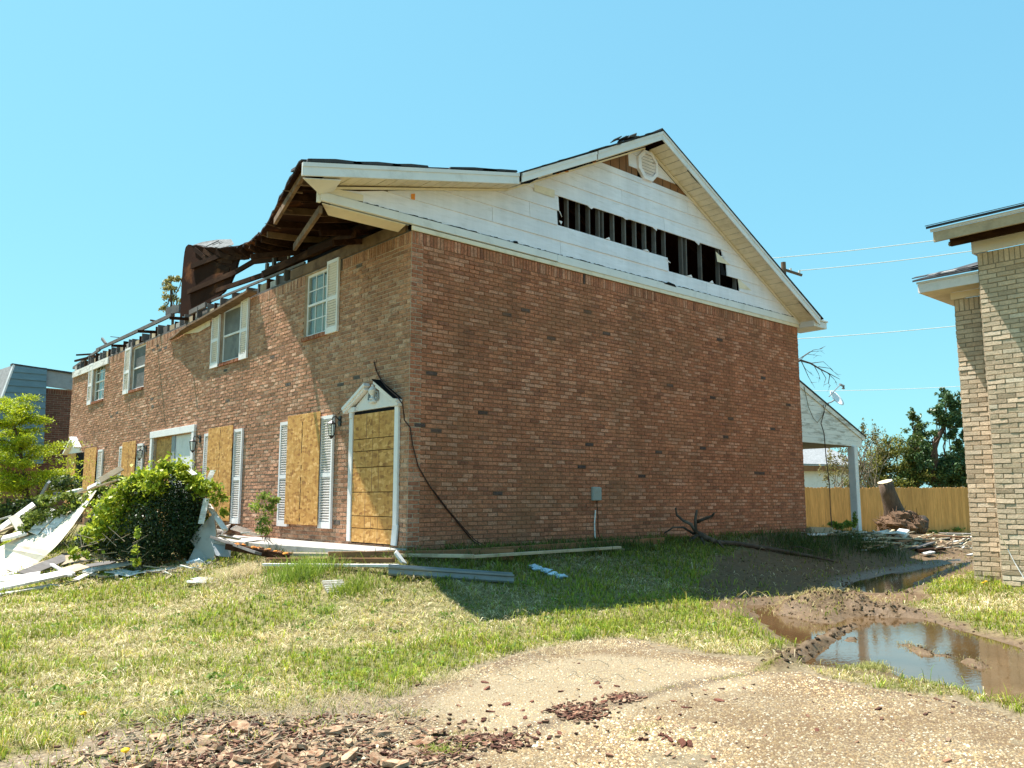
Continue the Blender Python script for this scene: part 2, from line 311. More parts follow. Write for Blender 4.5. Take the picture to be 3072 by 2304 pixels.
def glass():
    m = bpy.data.materials.new('window_glass'); m.use_nodes = True; nt = m.node_tree; nt.nodes.remove(nt.nodes['Principled BSDF'])
    g = _n(nt, 'ShaderNodeBsdfGlossy'); g.inputs['Roughness'].default_value = .03; t = _n(nt, 'ShaderNodeBsdfTransparent'); t.inputs[0].default_value = (.82,.87,.85,1)
    lw = _n(nt, 'ShaderNodeLayerWeight'); pw = _n(nt, 'ShaderNodeMath', operation='POWER'); nt.links.new(lw.outputs['Facing'], pw.inputs[0]); pw.inputs[1].default_value = 4.0; fr = _n(nt, 'ShaderNodeMath', operation='MULTIPLY_ADD'); nt.links.new(pw.outputs[0], fr.inputs[0]); fr.inputs[1].default_value = .6; fr.inputs[2].default_value = .035; mx = _n(nt, 'ShaderNodeMixShader')
    nt.links.new(fr.outputs[0], mx.inputs[0]); nt.links.new(t.outputs[0], mx.inputs[1]); nt.links.new(g.outputs[0], mx.inputs[2]); nt.links.new(mx.outputs[0], nt.nodes['Material Output'].inputs[0])
    return m
M_glass = glass()
def water():
    m = bpy.data.materials.new('muddy_water'); m.use_nodes = True; nt = m.node_tree; b = nt.nodes['Principled BSDF']
    v = coords(nt, (1,1,1), True); c = mixc(nt, ramp(nt, ntex(nt, v, 1.3, 4), .35, .65), (.075,.042,.017), (.115,.068,.03))
    nt.links.new(c, b.inputs['Base Color']); b.inputs['Roughness'].default_value = .03; b.inputs['IOR'].default_value = 1.4; b.inputs['Specular IOR Level'].default_value = .7
    bp = _n(nt, 'ShaderNodeBump'); bp.inputs['Strength'].default_value = .10; bp.inputs['Distance'].default_value = .006
    nt.links.new(ntex(nt, coords(nt, (5,9,5), True), 2.2, 3, .55, .6), bp.inputs['Height']); nt.links.new(bp.outputs[0], b.inputs['Normal']); return m
M_water = water()
def soil():
    m = bpy.data.materials.new('lawn_soil'); m.use_nodes = True; nt = m.node_tree; b = nt.nodes['Principled BSDF']
    a = _n(nt, 'ShaderNodeAttribute', attribute_name='Col'); s = _n(nt, 'ShaderNodeSeparateColor'); nt.links.new(a.outputs['Color'], s.inputs[0])
    v = coords(nt, (1,1,1), True); n1 = ntex(nt, v, 14, 6, .7); n2 = ntex(nt, v, 1.1, 4)
    thatch = mixc(nt, ramp(nt, n1, .35, .65), (.085,.07,.026), (.34,.28,.13)); thatch = mixc(nt, ramp(nt, n2, .4, .62, 0, .55), thatch, (.11,.125,.03))
    mud = mixc(nt, ramp(nt, n1, .3, .7), (.085,.05,.024), (.185,.12,.065))
    dirt = mixc(nt, ramp(nt, ntex(nt, v, 30, 5, .7), .35, .65), (.11,.075,.05), (.30,.235,.16))
    c = mixc(nt, s.outputs[0], thatch, mud); c = mixc(nt, s.outputs[1], c, dirt)
    nt.links.new(c, b.inputs['Base Color']); b.inputs['Specular IOR Level'].default_value = .3
    nt.links.new(ramp(nt, s.outputs[2], 0, 1, .95, .48), b.inputs['Roughness'])
    bp = _n(nt, 'ShaderNodeBump'); bp.inputs['Strength'].default_value = .7; bp.inputs['Distance'].default_value = .03; nt.links.new(ntex(nt, v, 22, 6, .7), bp.inputs['Height']); nt.links.new(bp.outputs[0], b.inputs['Normal'])
    return m
M_soil = soil()
def aggregate():
    m = bpy.data.materials.new('exposed_aggregate'); m.use_nodes = True; nt = m.node_tree; b = nt.nodes['Principled BSDF']
    v = coords(nt, (1,1,1), True)
    vo = _n(nt, 'ShaderNodeTexVoronoi'); vo.inputs['Scale'].default_value = 62; nt.links.new(v, vo.inputs['Vector'])
    s = _n(nt, 'ShaderNodeSeparateColor'); nt.links.new(vo.outputs['Color'], s.inputs[0])
    cr = _n(nt, 'ShaderNodeValToRGB'); nt.links.new(s.outputs[0], cr.inputs[0]); e = cr.color_ramp.elements
    e[0].color = (.19,.125,.065,1); e[1].color = (.43,.345,.22,1)
    for p, c_ in ((.3,(.26,.18,.095,1)),(.55,(.32,.245,.145,1)),(.8,(.36,.265,.15,1))): q = e.new(p); q.color = c_
    gap = ramp(nt, vo.outputs['Distance'], .30, .55, 0, .9); c = mixc(nt, gap, cr.outputs[0], (.13,.095,.06))
    a = _n(nt, 'ShaderNodeAttribute', attribute_name='Col'); sp_ = _n(nt, 'ShaderNodeSeparateColor'); nt.links.new(a.outputs['Color'], sp_.inputs[0])
    stain = ramp(nt, ntex(nt, v, 1.5, 8, .75), .43, .57, 0, .78); c = mixc(nt, stain, c, (.13,.08,.04)); c = mixc(nt, ramp(nt, sp_.outputs[1], 0, 1, 0, .6), c, mixc(nt, ramp(nt, ntex(nt, v, 60, 4), .3, .7), (.25,.20,.125), (.36,.30,.20))); c = mixc(nt, sp_.outputs[0], c, (.085,.055,.035))
    nt.links.new(c, b.inputs['Base Color']); b.inputs['Roughness'].default_value = .85; b.inputs['Specular IOR Level'].default_value = .3
    bp = _n(nt, 'ShaderNodeBump'); bp.inputs['Strength'].default_value = .8; bp.inputs['Distance'].default_value = .008; bp.invert = True; nt.links.new(vo.outputs['Distance'], bp.inputs['Height']); nt.links.new(bp.outputs[0], b.inputs['Normal'])
    return m
M_agg = aggregate()

# ------------------------------------------------------------------ ground sheet
def axis(lo, hi, step, far):
    a = list(np.arange(lo, hi+1e-6, step)); g = step; x = hi
    while x < far: g *= 1.28; x += g; a.append(x)
    g = step; x = lo
    while x > -far: g *= 1.28; x -= g; a.insert(0, x)
    return np.array(a)
def grid_mesh(name, X, Y, zf, mat, colf, kind):
    gx, gy = np.meshgrid(X, Y); z = zf(gx, gy); V = np.stack([gx, gy, z], -1).reshape(-1, 3); nx, ny = len(X), len(Y)
    i = (np.arange(ny-1)[:, None]*nx+np.arange(nx-1)[None]).ravel(); q = np.stack([i, i+1, i+1+nx, i+nx], -1)
    return fast_mesh(name, V, q.ravel(), np.arange(len(q))*4, mat, colf(gx, gy).reshape(-1, 3), None, True, None, None, kind)
def mud_mask(x, y):
    s = np.minimum(sdist(x, y, PUD_A), np.minimum(sdist(x, y, PUD_B), sdist(x, y, MUDPATH)))+.5*(fbm(x, y, 1.6, 2)-.5)
    r = np.minimum(ldist(x, y, RUT1), ldist(x, y, RUT2))
    path = sm(1-(sdist(x, y, P2([(2480,1640),(2560,1600),(2900,1605),(2925,1690),(2800,1700)], -.5))+.6*(fbm(x, y, 1.1, 7)-.5))/.5)*.8
    return np.clip(np.maximum(np.maximum(sm(1-(s-.02)/.34), np.exp(-(r/.16)**2)), path), 0, 1)
DIRT_L = P2([(1250,2085),(1330,2120),(1000,2290),(800,2380),(0,2440),(-80,2330),(180,2250),(380,2190),(700,2150),(960,2120),(1080,2100)], -.69)
def dirt_mask(x, y): return np.clip(sm(1-(sdist(x, y, DIRT_L)+.45*(fbm(x, y, 2.5, 5)-.5)-.02)/.22), 0, 1)
def drive_edge(x, y): return sdist(x, y, DRIVE)+.22*(fbm(x, y, 2.2, 12)-.5)+.06*(vnoise(x, y, 9, 2)-.5)
def soilcol(x, y):
    mm = mud_mask(x, y); dd = np.maximum(dirt_mask(x, y), .8*sm(1-(drive_edge(x, y)-.06)/.16)*(1-mm)); wet = mm*sm(1-(np.minimum(sdist(x, y, PUD_A), sdist(x, y, PUD_B))-.05)/.6)
    return np.stack([mm, dd, wet], -1)
gx = axis(-8.5, 11.0, .055, 900); gy = axis(-10.0, 3.0, .055, 900)
grid_mesh('ground', gx, gy, gz, M_soil, soilcol, 'structure')
# driveway slab of exposed aggregate
DX = np.arange(-8.2, 2.4, .05); DY = np.arange(-13.0, -3.6, .05)
def drive_z(x, y):
    s = drive_edge(x, y); b = base_z(x, y)
    return np.where(s < .0, np.maximum(b, -.71)+.014+.02*(vnoise(x, y, 1.1, 4)-.5)-.02*sm(1+s/.06), b-.12)
PALE = P2([(1290,2130),(1420,2060),(1600,2000),(1800,1975),(2050,1995),(2250,2025),(2150,2070),(1900,2120),(1700,2190),(1500,2210)], -.69)
def drive_col(x, y):
    s = drive_edge(x, y); edge = sm(1+s/.30)*.75*(.4+.9*vnoise(x, y, 5, 33))
    crack = np.minimum(ldist(x, y, P2([(1120,2120),(1250,2170),(1360,2215),(1480,2235),(1560,2200),(1750,2130),(1950,2085),(2150,2040),(2330,2010)], -.69)), 9)
    crack2 = ldist(x, y, P2([(1480,2235),(1330,2290),(1200,2340)], -.69))
    d = np.minimum(crack, crack2)+.10*(vnoise(x, y, 6, 3)-.5)
    pale = sm(1-(sdist(x, y, PALE)+.35*(fbm(x, y, 2.0, 15)-.5))/.25)
    return np.stack([np.clip(edge+.75*sm(1-(d-.02)/.12), 0, .9), pale, pale], -1)
gxx, gyy = np.meshgrid(DX, DY); keep = drive_edge(gxx, gyy) < .10
nx = len(DX); V = np.stack([gxx, gyy, drive_z(gxx, gyy)], -1).reshape(-1, 3)
ii = (np.arange(len(DY)-1)[:, None]*nx+np.arange(nx-1)[None]).ravel(); q = np.stack([ii, ii+1, ii+1+nx, ii+nx], -1); q = q[keep.ravel()[q].all(1)]
fast_mesh('driveway', V, q.ravel(), np.arange(len(q))*4, M_agg, drive_col(gxx, gyy).reshape(-1, 3), None, True, None, None, 'structure')
# puddles
for poly in (PUD_B, PUD_A):
    a = np.array(poly); x0, y0 = a.min(0)-.25; x1, y1 = a.max(0)+.25; mb = MB(); mb.add([(x0,y0,ZP),(x1,y0,ZP),(x1,y1,ZP),(x0,y1,ZP)], [(0,1,2,3)])
    o = mb.build('puddle_water', M_water); tag(o, kind='structure')

# ================================================================== the brick house
house = empty('brick_house', (0, 0, 0), 'two-storey red-brown brick townhouse with its roof torn open', 'house')
# openings on the front wall (y0,y1,z0,z1)
UPW = [(2.56, 3.46, 3.62, 4.80), (6.23, 7.33, 3.62, 4.80), (12.35, 13.48, 3.62, 4.80), (15.95, 17.10, 3.62, 4.80)]
DOORS = [(.30, 1.55, 0.0, 2.07), (8.62, 11.28, 0.0, 2.22)]
OPEN_F = UPW + [(8.72, 11.2, 0.0, 2.2)]
CH, BL = .0677, .2060
def pal(r):
    k = r.random()
    if k < .004: c = np.array((.075,.05,.045))
    elif k < .065: c = np.array((.24,.095,.058))
    elif k < .24: c = np.array((.42,.20,.128))
    elif k < .62: c = np.array((.36,.145,.082))
    else: c = np.array((.315,.122,.070))
    return tuple(np.clip(c*(.95+.24*r.random()), 0, 1))
def brick_cells(u0, u1, z0, z1, openings, ch, bl, soldier, r):
    "cells (a,b,z0,z1) of a running-bond wall with openings and an upright top course"
    out = []; n = int(round((z1-soldier-z0)/ch)); ch = (z1-soldier-z0)/n
    for k in range(n):
        za, zb = z0+k*ch, z0+(k+1)*ch; zm = (za+zb)/2; segs = [(u0, u1)]
        for (a, b, c, d) in openings:
            if c < zm < d:
                ns = []
                for s, e in segs:
                    if b <= s or a >= e: ns.append((s, e)); continue
                    if a > s: ns.append((s, a))
                    if b < e: ns.append((b, e))
                segs = ns
        off = (k % 2)*bl/2+r.random()*.012
        for s, e in segs:
            x = s-((s-u0+off) % bl)
            while x < e:
                a, b = max(x, s), min(x+bl, e)
                if b-a > .03: out.append((a, b, za, zb))
                x += bl
    if soldier:
        x = u0; sw = ch
        while x < u1-1e-6:
            if not any(a-.02 < x+sw/2 < b+.02 and d > z1-soldier+.03 for a, b, c, d in openings): out.append((x, min(x+sw, u1), z1-soldier, z1))
            x += sw
    return out
def brick_vf(cell, place, r, joint=.0105, proud=.009):
    a, b, c, d = cell; j = joint/2; a += j; b -= j; c += j; d -= j; ch_ = .0035
    pr = proud+r.uniform(-.003, .0045); tl = r.uniform(-.0035, .0035); tv = r.uniform(-.003, .003)
    w_ = r.uniform(-.002, .002)
    back = [place(a, c+w_, -.004), place(b, c-w_, -.004), place(b, d-w_, -.004), place(a, d+w_, -.004)]
    fr = [place(a+ch_, c+w_+ch_, pr-tl-tv), place(b-ch_, c-w_+ch_, pr+tl-tv), place(b-ch_, d-w_-ch_, pr+tl+tv), place(a+ch_, d+w_-ch_, pr-tl+tv)]
    return back+fr, [(4,5,6,7),(0,1,5,4),(1,2,6,5),(2,3,7,6),(3,0,4,7)]
def wall_backing(name, parent, mat, u0, u1, z0, z1, openings, place3, thick, origin_parent):
    "mortar wall with holes, built from butted blocks"
    us = sorted({u0, u1, *[o[0] for o in openings], *[o[1] for o in openings]}); zs = sorted({z0, z1, *[o[2] for o in openings], *[o[3] for o in openings]})
    us = [u for u in us if u0 <= u <= u1]; zs = [z for z in zs if z0 <= z <= z1]; mb = MB(); idx = {}
    def vid(p):
        k = tuple(round(c, 5) for c in p)
        if k not in idx: idx[k] = len(mb.v); mb.v.append(tuple(map(float, p)))
        return idx[k]
    def solid(i, k):
        if i < 0 or k < 0 or i >= len(us)-1 or k >= len(zs)-1: return False
        um, zm = (us[i]+us[i+1])/2, (zs[k]+zs[k+1])/2
        return not any(a < um < b and c < zm < d for a, b, c, d in openings)
    def face(pts): mb.f.append(tuple(vid(place3(*p)) for p in pts)); mb.c.append(None)
    for i in range(len(us)-1):
        for k in range(len(zs)-1):
            if not solid(i, k): continue
            a, b, c, d = us[i], us[i+1], zs[k], zs[k+1]; t = -thick
            face([(a,c,0),(b,c,0),(b,d,0),(a,d,0)]); face([(a,c,t),(a,d,t),(b,d,t),(b,c,t)])
            if not solid(i-1, k): face([(a,c,0),(a,d,0),(a,d,t),(a,c,t)])
            if not solid(i+1, k): face([(b,c,0),(b,c,t),(b,d,t),(b,d,0)])
            if not solid(i, k-1): face([(a,c,0),(a,c,t),(b,c,t),(b,c,0)])
            if not solid(i, k+1): face([(a,d,0),(b,d,0),(b,d,t),(a,d,t)])
    return mb.build(name, mat, parent)
plF = lambda u, z, o: np.array((-o, u, z))       # front wall, outward -x
plG = lambda u, z, o: np.array((u, -o, z))       # gable wall, outward -y
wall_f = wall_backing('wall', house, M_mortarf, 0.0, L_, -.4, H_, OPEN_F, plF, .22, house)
wall_g = wall_backing('wall', house, M_mortar, .22, W_, -.4, H_, [], plG, .22, house)
mb = MB(); mb.box(W_-.2, W_, .22, L_-.2, -.4, H_); mb.build('wall', M_mortar, house)
mb = MB(); mb.box(.22, W_, L_-.2, L_, -.4, H_); mb.build('wall', M_mortar, house)
rb = random.Random(3)
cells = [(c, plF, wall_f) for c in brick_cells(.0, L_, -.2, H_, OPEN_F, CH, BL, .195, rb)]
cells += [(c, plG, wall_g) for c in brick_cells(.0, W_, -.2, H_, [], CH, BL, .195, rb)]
def emit_bricks(cells, house_, mat, palette, r, keep=300):
    ar = []
    for (c, pl, wl) in cells:
        p = project([pl(c[0], c[2], .01), pl(c[1], c[2], .01), pl(c[1], c[3], .01), pl(c[0], c[3], .01)])
        a = abs(np.cross(p[2]-p[0], p[3]-p[1]))/2
        vis = (p[:, 0].min() > 0) and (p[:, 0].max() < 3072) and c[2] > .12
        ar.append(a if vis else 0)
    order = set(np.argsort(-np.array(ar))[:keep].tolist()); rest = MB()
    for i, (c, pl, wl) in enumerate(cells):
        vs, fs = brick_vf(c, pl, r); col = palette(r)
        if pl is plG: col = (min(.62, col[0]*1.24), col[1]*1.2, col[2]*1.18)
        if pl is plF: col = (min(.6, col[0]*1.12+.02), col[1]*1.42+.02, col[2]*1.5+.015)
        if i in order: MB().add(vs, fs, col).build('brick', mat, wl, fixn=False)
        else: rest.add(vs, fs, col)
    o = rest.build('bricks', mat, house_); tag(o, kind='stuff'); return o
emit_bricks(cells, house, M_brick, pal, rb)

# ---- brick sills under the upper windows
for (a, b, c, d) in UPW:
    s_ = MB(); y = a-.02
    while y < b: s_.add(*brick_vf((y, min(y+.07, b+.02), c-.085, c), lambda u, z, o: np.array((-o-.035 if o > 0 else -o, u, z)), rb), col=pal(rb)); y += .07
    s_.box(-.03, .08, a, b, c-.075, c-.004, (.28,.17,.12)); s_.build('window_sill', M_brick, house)

# ---- windows
def window(a, b, c, d, kind):
    fr = MB(); t = .045; x0, x1 = .05, .11
    fr.box(x0, x1, a, a+t, c, d); fr.box(x0, x1, b-t, b, c, d); fr.box(x0, x1, a+t, b-t, c, c+t); fr.box(x0, x1, a+t, b-t, d-t, d); zm = (c+d)/2
    fr.box(x0-.012, x1-.01, a+t, b-t, zm-.02, zm+.02)
    w_ = fr.build('window', M_white, house)
    bk = MB(); bk.box(.20, .205, a, b, c, d); bk.build('room_shade_sheet', M_dark, w_)  # near-black sheet stands in for the unlit room behind the window
    if kind == 'panes':
        mu = MB(); cols, rows = 3, 4; A, B = a+t, b-t
        for i in range(1, cols): y = A+(B-A)*i/cols; mu.box(x0+.005, x0+.025, y-.009, y+.009, c+t, zm-.02); mu.box(x0+.005, x0+.025, y-.009, y+.009, zm+.02, d-t)
        for k in (.25, .75): z = c+t+(d-c-2*t)*k; mu.box(x0+.007, x0+.023, A, B, z-.009, z+.009)
        mu.build('muntin', M_white, w_)
        zz = [c+t, c+t+(d-c-2*t)*.25, zm, c+t+(d-c-2*t)*.75, d-t]
        for i in range(cols):
            for k in range(rows):
                MB().box(x0+.014, x0+.017, A+(B-A)*i/cols+.009, A+(B-A)*(i+1)/cols-.009, zz[k]+.01, zz[k+1]-.01).build('pane', M_glass, w_)
        bl = MB(); z = c+t
        while z < d-t: bl.beam((.135, A, z), (.135, B, z), .032, .0025, roll=1.3); z += .026
        bl.build('blind', M_blind, w_)
    else:
        MB().box(x0+.012, x0+.016, a+t, b-t, c+t, zm-.02).build('screen', M_screen, w_)
        MB().box(x0+.004, x0+.008, a+t, b-t, zm+.02, d-t).build('screen', M_screen, w_)
    return w_
for i, (a, b, c, d) in enumerate(UPW): window(a, b, c, d, 'panes' if i in (0, 3) else 'screen')

# ---- louvered shutters
def shutter(y0, y1, z0, z1, lean=0.0, miss=()):
    s_ = MB(); x0, x1 = -.055, -.014; st = .045; zm = z0+(z1-z0)*.47
    s_.box(x0, x1, y0, y0+st, z0, z1); s_.box(x0, x1, y1-st, y1, z0, z1)
    for a, b in ((z0, z0+.11), (zm-.035, zm+.035), (z1-.06, z1)): s_.box(x0+.001, x1-.001, y0+st, y1-st, a, b)
    o = s_.build('shutter', M_white, house); l = MB()
    for a, b in ((z0+.11, zm-.035), (zm+.035, z1-.06)):
        n = int((b-a)/.043); k = (b-a)/n
        for i in range(n):
            if (round(a, 1), i) in miss: continue
            l.beam((-.033, y0+st, a+k*(i+.5)), (-.033, y1-st, a+k*(i+.5)), .038, .006, roll=-.85)
    l.build('louvers', M_white, o)
    MB().box(-.0135, -.0125, y0+st, y1-st, z0+.1, z1-.05).build('backing', M_wgrey, o)
    return o
shutter(2.16, 2.56, 3.55, 4.86)
shutter(5.85, 6.22, 3.55, 4.84); shutter(7.34, 7.76, 3.55, 4.84)
shutter(13.49, 13.97, 3.55, 4.83); shutter(17.11, 17.53, 3.55, 4.83)
for a, b in ((2.19, 2.62), (3.76, 4.17), (5.87, 6.28), (7.53, 7.87), (11.98, 12.42), (13.56, 13.92), (15.5, 15.95)): shutter(a, b, .20, 2.11)

# ---- boarded openings (strand board)
def board(y0, y1, z0, z1, x=-.075, slits=()):
    m_ = MB(); m_.box(x-.012, x, y0, y1, z0, z1); o = m_.build('strand_board', M_osb, house, bevel=.002)
    for ym in slits:
        s_ = MB()
        for k in range(26):
            z = z0+.06+(z1-z0-.12)*k/26; wj = rb.uniform(.002, .014)
            if rb.random() < .82: s_.box(x-.0135, x-.0125, ym-wj+rb.uniform(-.008, .008), ym+wj, z, z+(z1-z0)/30)
        s_.build('stud_stain', M_tar, o)
    return o
board(2.58, 3.80, .245, 2.195, slits=(3.22,)); board(6.27, 7.56, .25, 2.2, slits=(6.9,)); board(12.44, 13.56, .25, 2.2, slits=(13.0,)); board(16.0, 17.24, .25, 2.2, slits=(16.6,)); board(18.37, 19.35, .05, 2.12, x=-.03)

# ---- corner door: surround, broken pediment, boards
dm = MB(); dm.box(-.05, -.005, 1.55, 1.66, .02, 2.13); dm.box(-.065, -.005, 1.56, 1.65, 2.0, 2.12); dm.build('door_casing', M_white, house, bevel=.004)
dm = MB(); dm.box(-.05, -.005, .215, .32, .30, 2.13); dm.box(-.036, -.006, .235, .30, .3, 2.0); dm.build('door_casing', M_white, house, bevel=.004)
dm = MB(); dm.beam((-.05, .27, .005), (-.032, .255, .31), .035, .135, up=(0, 1, 0)); dm.build('casing_block', M_white, house, bevel=.006)
ped = MB(); zb = 2.13
ped.box(-.075, -.003, .20, .42, zb-.03, zb+.05); ped.box(-.075, -.003, 1.47, 1.68, zb-.03, zb+.05)
ped.prism([(-.03,.42,zb-.02),(-.03,1.47,zb-.02),(-.03,1.5,zb+.06),(-.03,1.12,zb+.28),(-.03,1.05,zb+.20),(-.03,.83,zb+.20),(-.03,.78,zb+.28),(-.03,.40,zb+.06)], (.026, 0, 0))
po = ped.build('pediment', M_white, house, bevel=.004)
for (ya, za, yb, zc) in ((1.78, zb+.03, 1.10, zb+.38), (.16, zb+.03, .82, zb+.39)):
    r_ = MB(); r_.beam((-.075, ya, za), (-.075, yb, zc), .11, .05, up=(0, -(zc-za), (yb-ya)) if yb > ya else (0, (zc-za), -(yb-ya))); r_.beam((-.06, ya, za-.05), (-.06, yb-(.03 if yb > ya else -.03), zc-.06), .09, .05, up=(1, 0, 0), roll=math.pi/2); r_.build('raking_cornice', M_white, po)
MB().beam((-.088, .18, zb+.075), (-.088, .80, zb+.425), .165, .012, up=(0, -.35, .62)).build('cornice_cap', M_tar, po)
ur = MB(); prof = [(.0,.05),(.02,.055),(.04,.028),(.07,.03),(.10,.055),(.15,.072),(.19,.05),(.215,.02),(.235,.026),(.25,.004)]
for i in range(len(prof)-1):
    n = 10; v_ = []; f_ = []
    for h_, r__ in (prof[i], prof[i+1]):
        for k in range(n): v_.append((-.06+r__*math.cos(k*2*math.pi/n), .94+r__*math.sin(k*2*math.pi/n), zb+.12+h_))
    ur.add(v_, [(k, (k+1) % n, n+(k+1) % n, n+k) for k in range(n)])
ur.box(-.085, -.03, .86, 1.02, zb+.07, zb+.12); ur.build('urn_finial', M_white, po, smooth=True)
for sgn in (-1, 1):
    sc = MB()
    pts = [(-.045, .94+sgn*(.09+.045*math.cos(t)*(1-t/9)), zb+.20+.06*math.sin(t)*(1-t/9)) for t in np.linspace(-1.5, 6.5, 14)]
    sc.tube(pts, .014, 5)
    sc.tube([(-.045, .94+sgn*.13, zb+.25), (-.045, .94+sgn*.15, zb+.14), (-.045, .94+sgn*.12, zb+.10)], .013, 5); sc.build('scroll', M_grey, po)
rows = [.01, .235, .425, .80, 1.19, 1.45, 1.645, 2.055]
dk = MB(); dk.box(-.02, -.008, .32, 1.55, .0, 2.10); dk.build('door_shade_sheet', M_tar, house)  # near-black sheet puts the doorway's shade behind the boards
for a, b in zip(rows[:-1], rows[1:]):
    m_ = MB(); m_.box(-.034, -.021, .345, 1.54, a+.006, b-.006); o = m_.build('plywood_board', M_osb, house)
    g_ = MB()
    for yy in (.76, .955, 1.14): g_.box(-.0352, -.0343, yy-.0035+rb.uniform(-.01, .01), yy+.0035, a+.012, b-.012)
    g_.build('pencil_line', M_wbrown, o)
# ---- second double doorway and far door
d2 = MB(); d2.box(-.06, .0, 11.28, 11.42, 0, 2.25); d2.box(-.06, .0, 8.49, 8.63, 0, 2.25); d2.box(-.065, .0, 8.46, 11.45, 2.2, 2.36); d2.build('door_casing', M_white, house, bevel=.004)
MB().box(.04, .055, 10.05, 11.2, .0, 2.19).build('strand_board', M_osb, house)
ds = MB(); ds.box(.03, .08, 8.72, 10.05, 0, 2.19); ds.build('white_door', M_white, house)
fr = MB(); fr.box(.005, .03, 9.83, 10.05, 0, 2.19); fr.build('door_stile', M_grey, house)
fd = MB(); fd.box(-.03, -.006, 17.3, 18.3, .0, 2.1); fd.build('door_shade_sheet', M_tar, house)  # flat near-black sheet stands in for the shaded far doorway
pd = MB(); pd.beam((-.09, 19.5, 2.12), (-.09, 18.55, 2.62), .16, .06, up=(0, .5, .95)); pd.beam((-.12, 18.55, 2.60), (-.16, 17.75, 2.25), .2, .05, up=(0, -.4, .9)); pd.prism([(-.03,19.4,2.12),(-.03,17.8,2.12),(-.03,18.55,2.55)], (.024, 0, 0)); pd.build('pediment', M_white, house)
# ---- wall lanterns
def lantern(y, z, hang=True):
    b_ = MB(); b_.box(-.03, -.004, y-.035, y+.035, z-.02, z+.14); b_.tube([(-.02, y, z+.06), (-.09, y, z+.13), (-.15, y, z+.12), (-.17, y, z+.06)], .011, 6)
    o = b_.build('wall_lamp', M_black, house); g_ = MB(); n = 6
    for z0, r0, z1, r1 in ((z+.06, .01, z+.01, .075), (z+.01, .082, z-.0, .082), (z-.19, .05, z-.21, .04), (z-.21, .04, z-.25, .004)):
        v_ = [(-.17+r*math.cos(k*math.pi/3), y+r*math.sin(k*math.pi/3), q) for q, r in ((z0, r0), (z1, r1)) for k in range(n)]; g_.add(v_, [(k, (k+1) % n, n+(k+1) % n, n+k) for k in range(n)])
    for k in range(n): an = k*math.pi/3; g_.tube([(-.17+.078*math.cos(an), y+.078*math.sin(an), z), (-.17+.05*math.cos(an), y+.05*math.sin(an), z-.19)], .006, 4)
    g_.build('lantern_cage', M_black, o)
    l_ = MB(); v_ = [(-.17+r*math.cos(k*math.pi/3), y+r*math.sin(k*math.pi/3), q) for q, r in ((z-.002, .072), (z-.188, .045)) for k in range(n)]; l_.add(v_, [(k, (k+1) % n, n+(k+1) % n, n+k) for k in range(n)]); l_.build('lamp_glass', M_glass, o)
lantern(2.02, 1.93); lantern(8.2, 1.95); lantern(11.82, 1.9)
# ---- electrical box, conduit
eb = MB(); eb.box(3.93, 4.14, -.065, -.006, .66, .905); eb.build('meter_box', M_meter, house, bevel=.012)
eb = MB(); eb.box(3.94, 4.145, -.072, -.0655, .67, .895); eb.build('meter_box_cover', M_meter, house, bevel=.004)
MB().tube([(4.02, -.03, .49), (3.985, -.035, .26), (3.99, -.035, .1), (4.0, -.03, -.1)], .0125, 7).build('conduit', M_wsiding, house)
MB().tube([(4.07, -.02, .66), (4.09, -.02, .4), (4.08, -.03, .1), (4.14, -.06, -.05)], .006, 5).build('lead_wire', M_cable, house)

# ---- porch slab and its form board
sl = MB(); sl.prism([(-.70, -.05, -.03), (-.012, -.05, -.03), (-.012, 6.4, -.03), (-1.05, 6.4, -.03), (-.98, 2.6, -.03)], (0, 0, -.25)); sl.build('porch_slab', M_conc, house, bevel=.008)

# ================================================================== gable siding
def ztop(x):
    pts = [(-1.9, 5.02), (-.96, 5.20), (1.87, 5.96), (3.74, 6.88), (5.6, 7.77), (11.45, 4.90)]
    return float(np.interp(x, [p[0] for p in pts], [p[1] for p in pts]))
XL = -1.60
def clip_row(z0, z1, xa, xb):
    "polygon of the strip z0..z1, xa..xb under the roof line"
    xs = sorted({xa, xb, *[x for x in (-.96, 1.87, 3.74, 5.6) if xa < x < xb], *[x for x in np.linspace(xa, xb, 60)]})
    top = [(x, min(z1, ztop(x))) for x in xs]
    runs = []; cur = []
    for x, z in top:
        if z > z0+.004: cur.append((x, z))
        elif cur: runs.append(cur); cur = []
    if cur: runs.append(cur)
    out = []
    for rn in runs:
        if len(rn) < 2: continue
        p = [(rn[0][0], z0)]+rn+[(rn[-1][0], z0)]; out.append((p, rn))
    return out
RZ = [5.04+.278*k for k in range(11)]
SEG = {0: [(XL, 3.2), (3.2, 7.6), (7.6, 11.4)], 1: [(XL, 1.6), (1.6, 6.3), (8.82, 11.4)], 2: [(XL, 2.45), (2.45, 3.13), (8.36, 9.9), (9.9, 11.4)], 3: [(XL, 3.17), (8.17, 11.4)],
       4: [(-.2, 6.2), (6.2, 11.4)], 5: [(1, 4.9), (4.9, 11.4)], 6: [(2, 7.0), (7.0, 11.4)], 8: [(5.12, 5.40), (5.96, 6.9)], 9: [(4, 8)]}
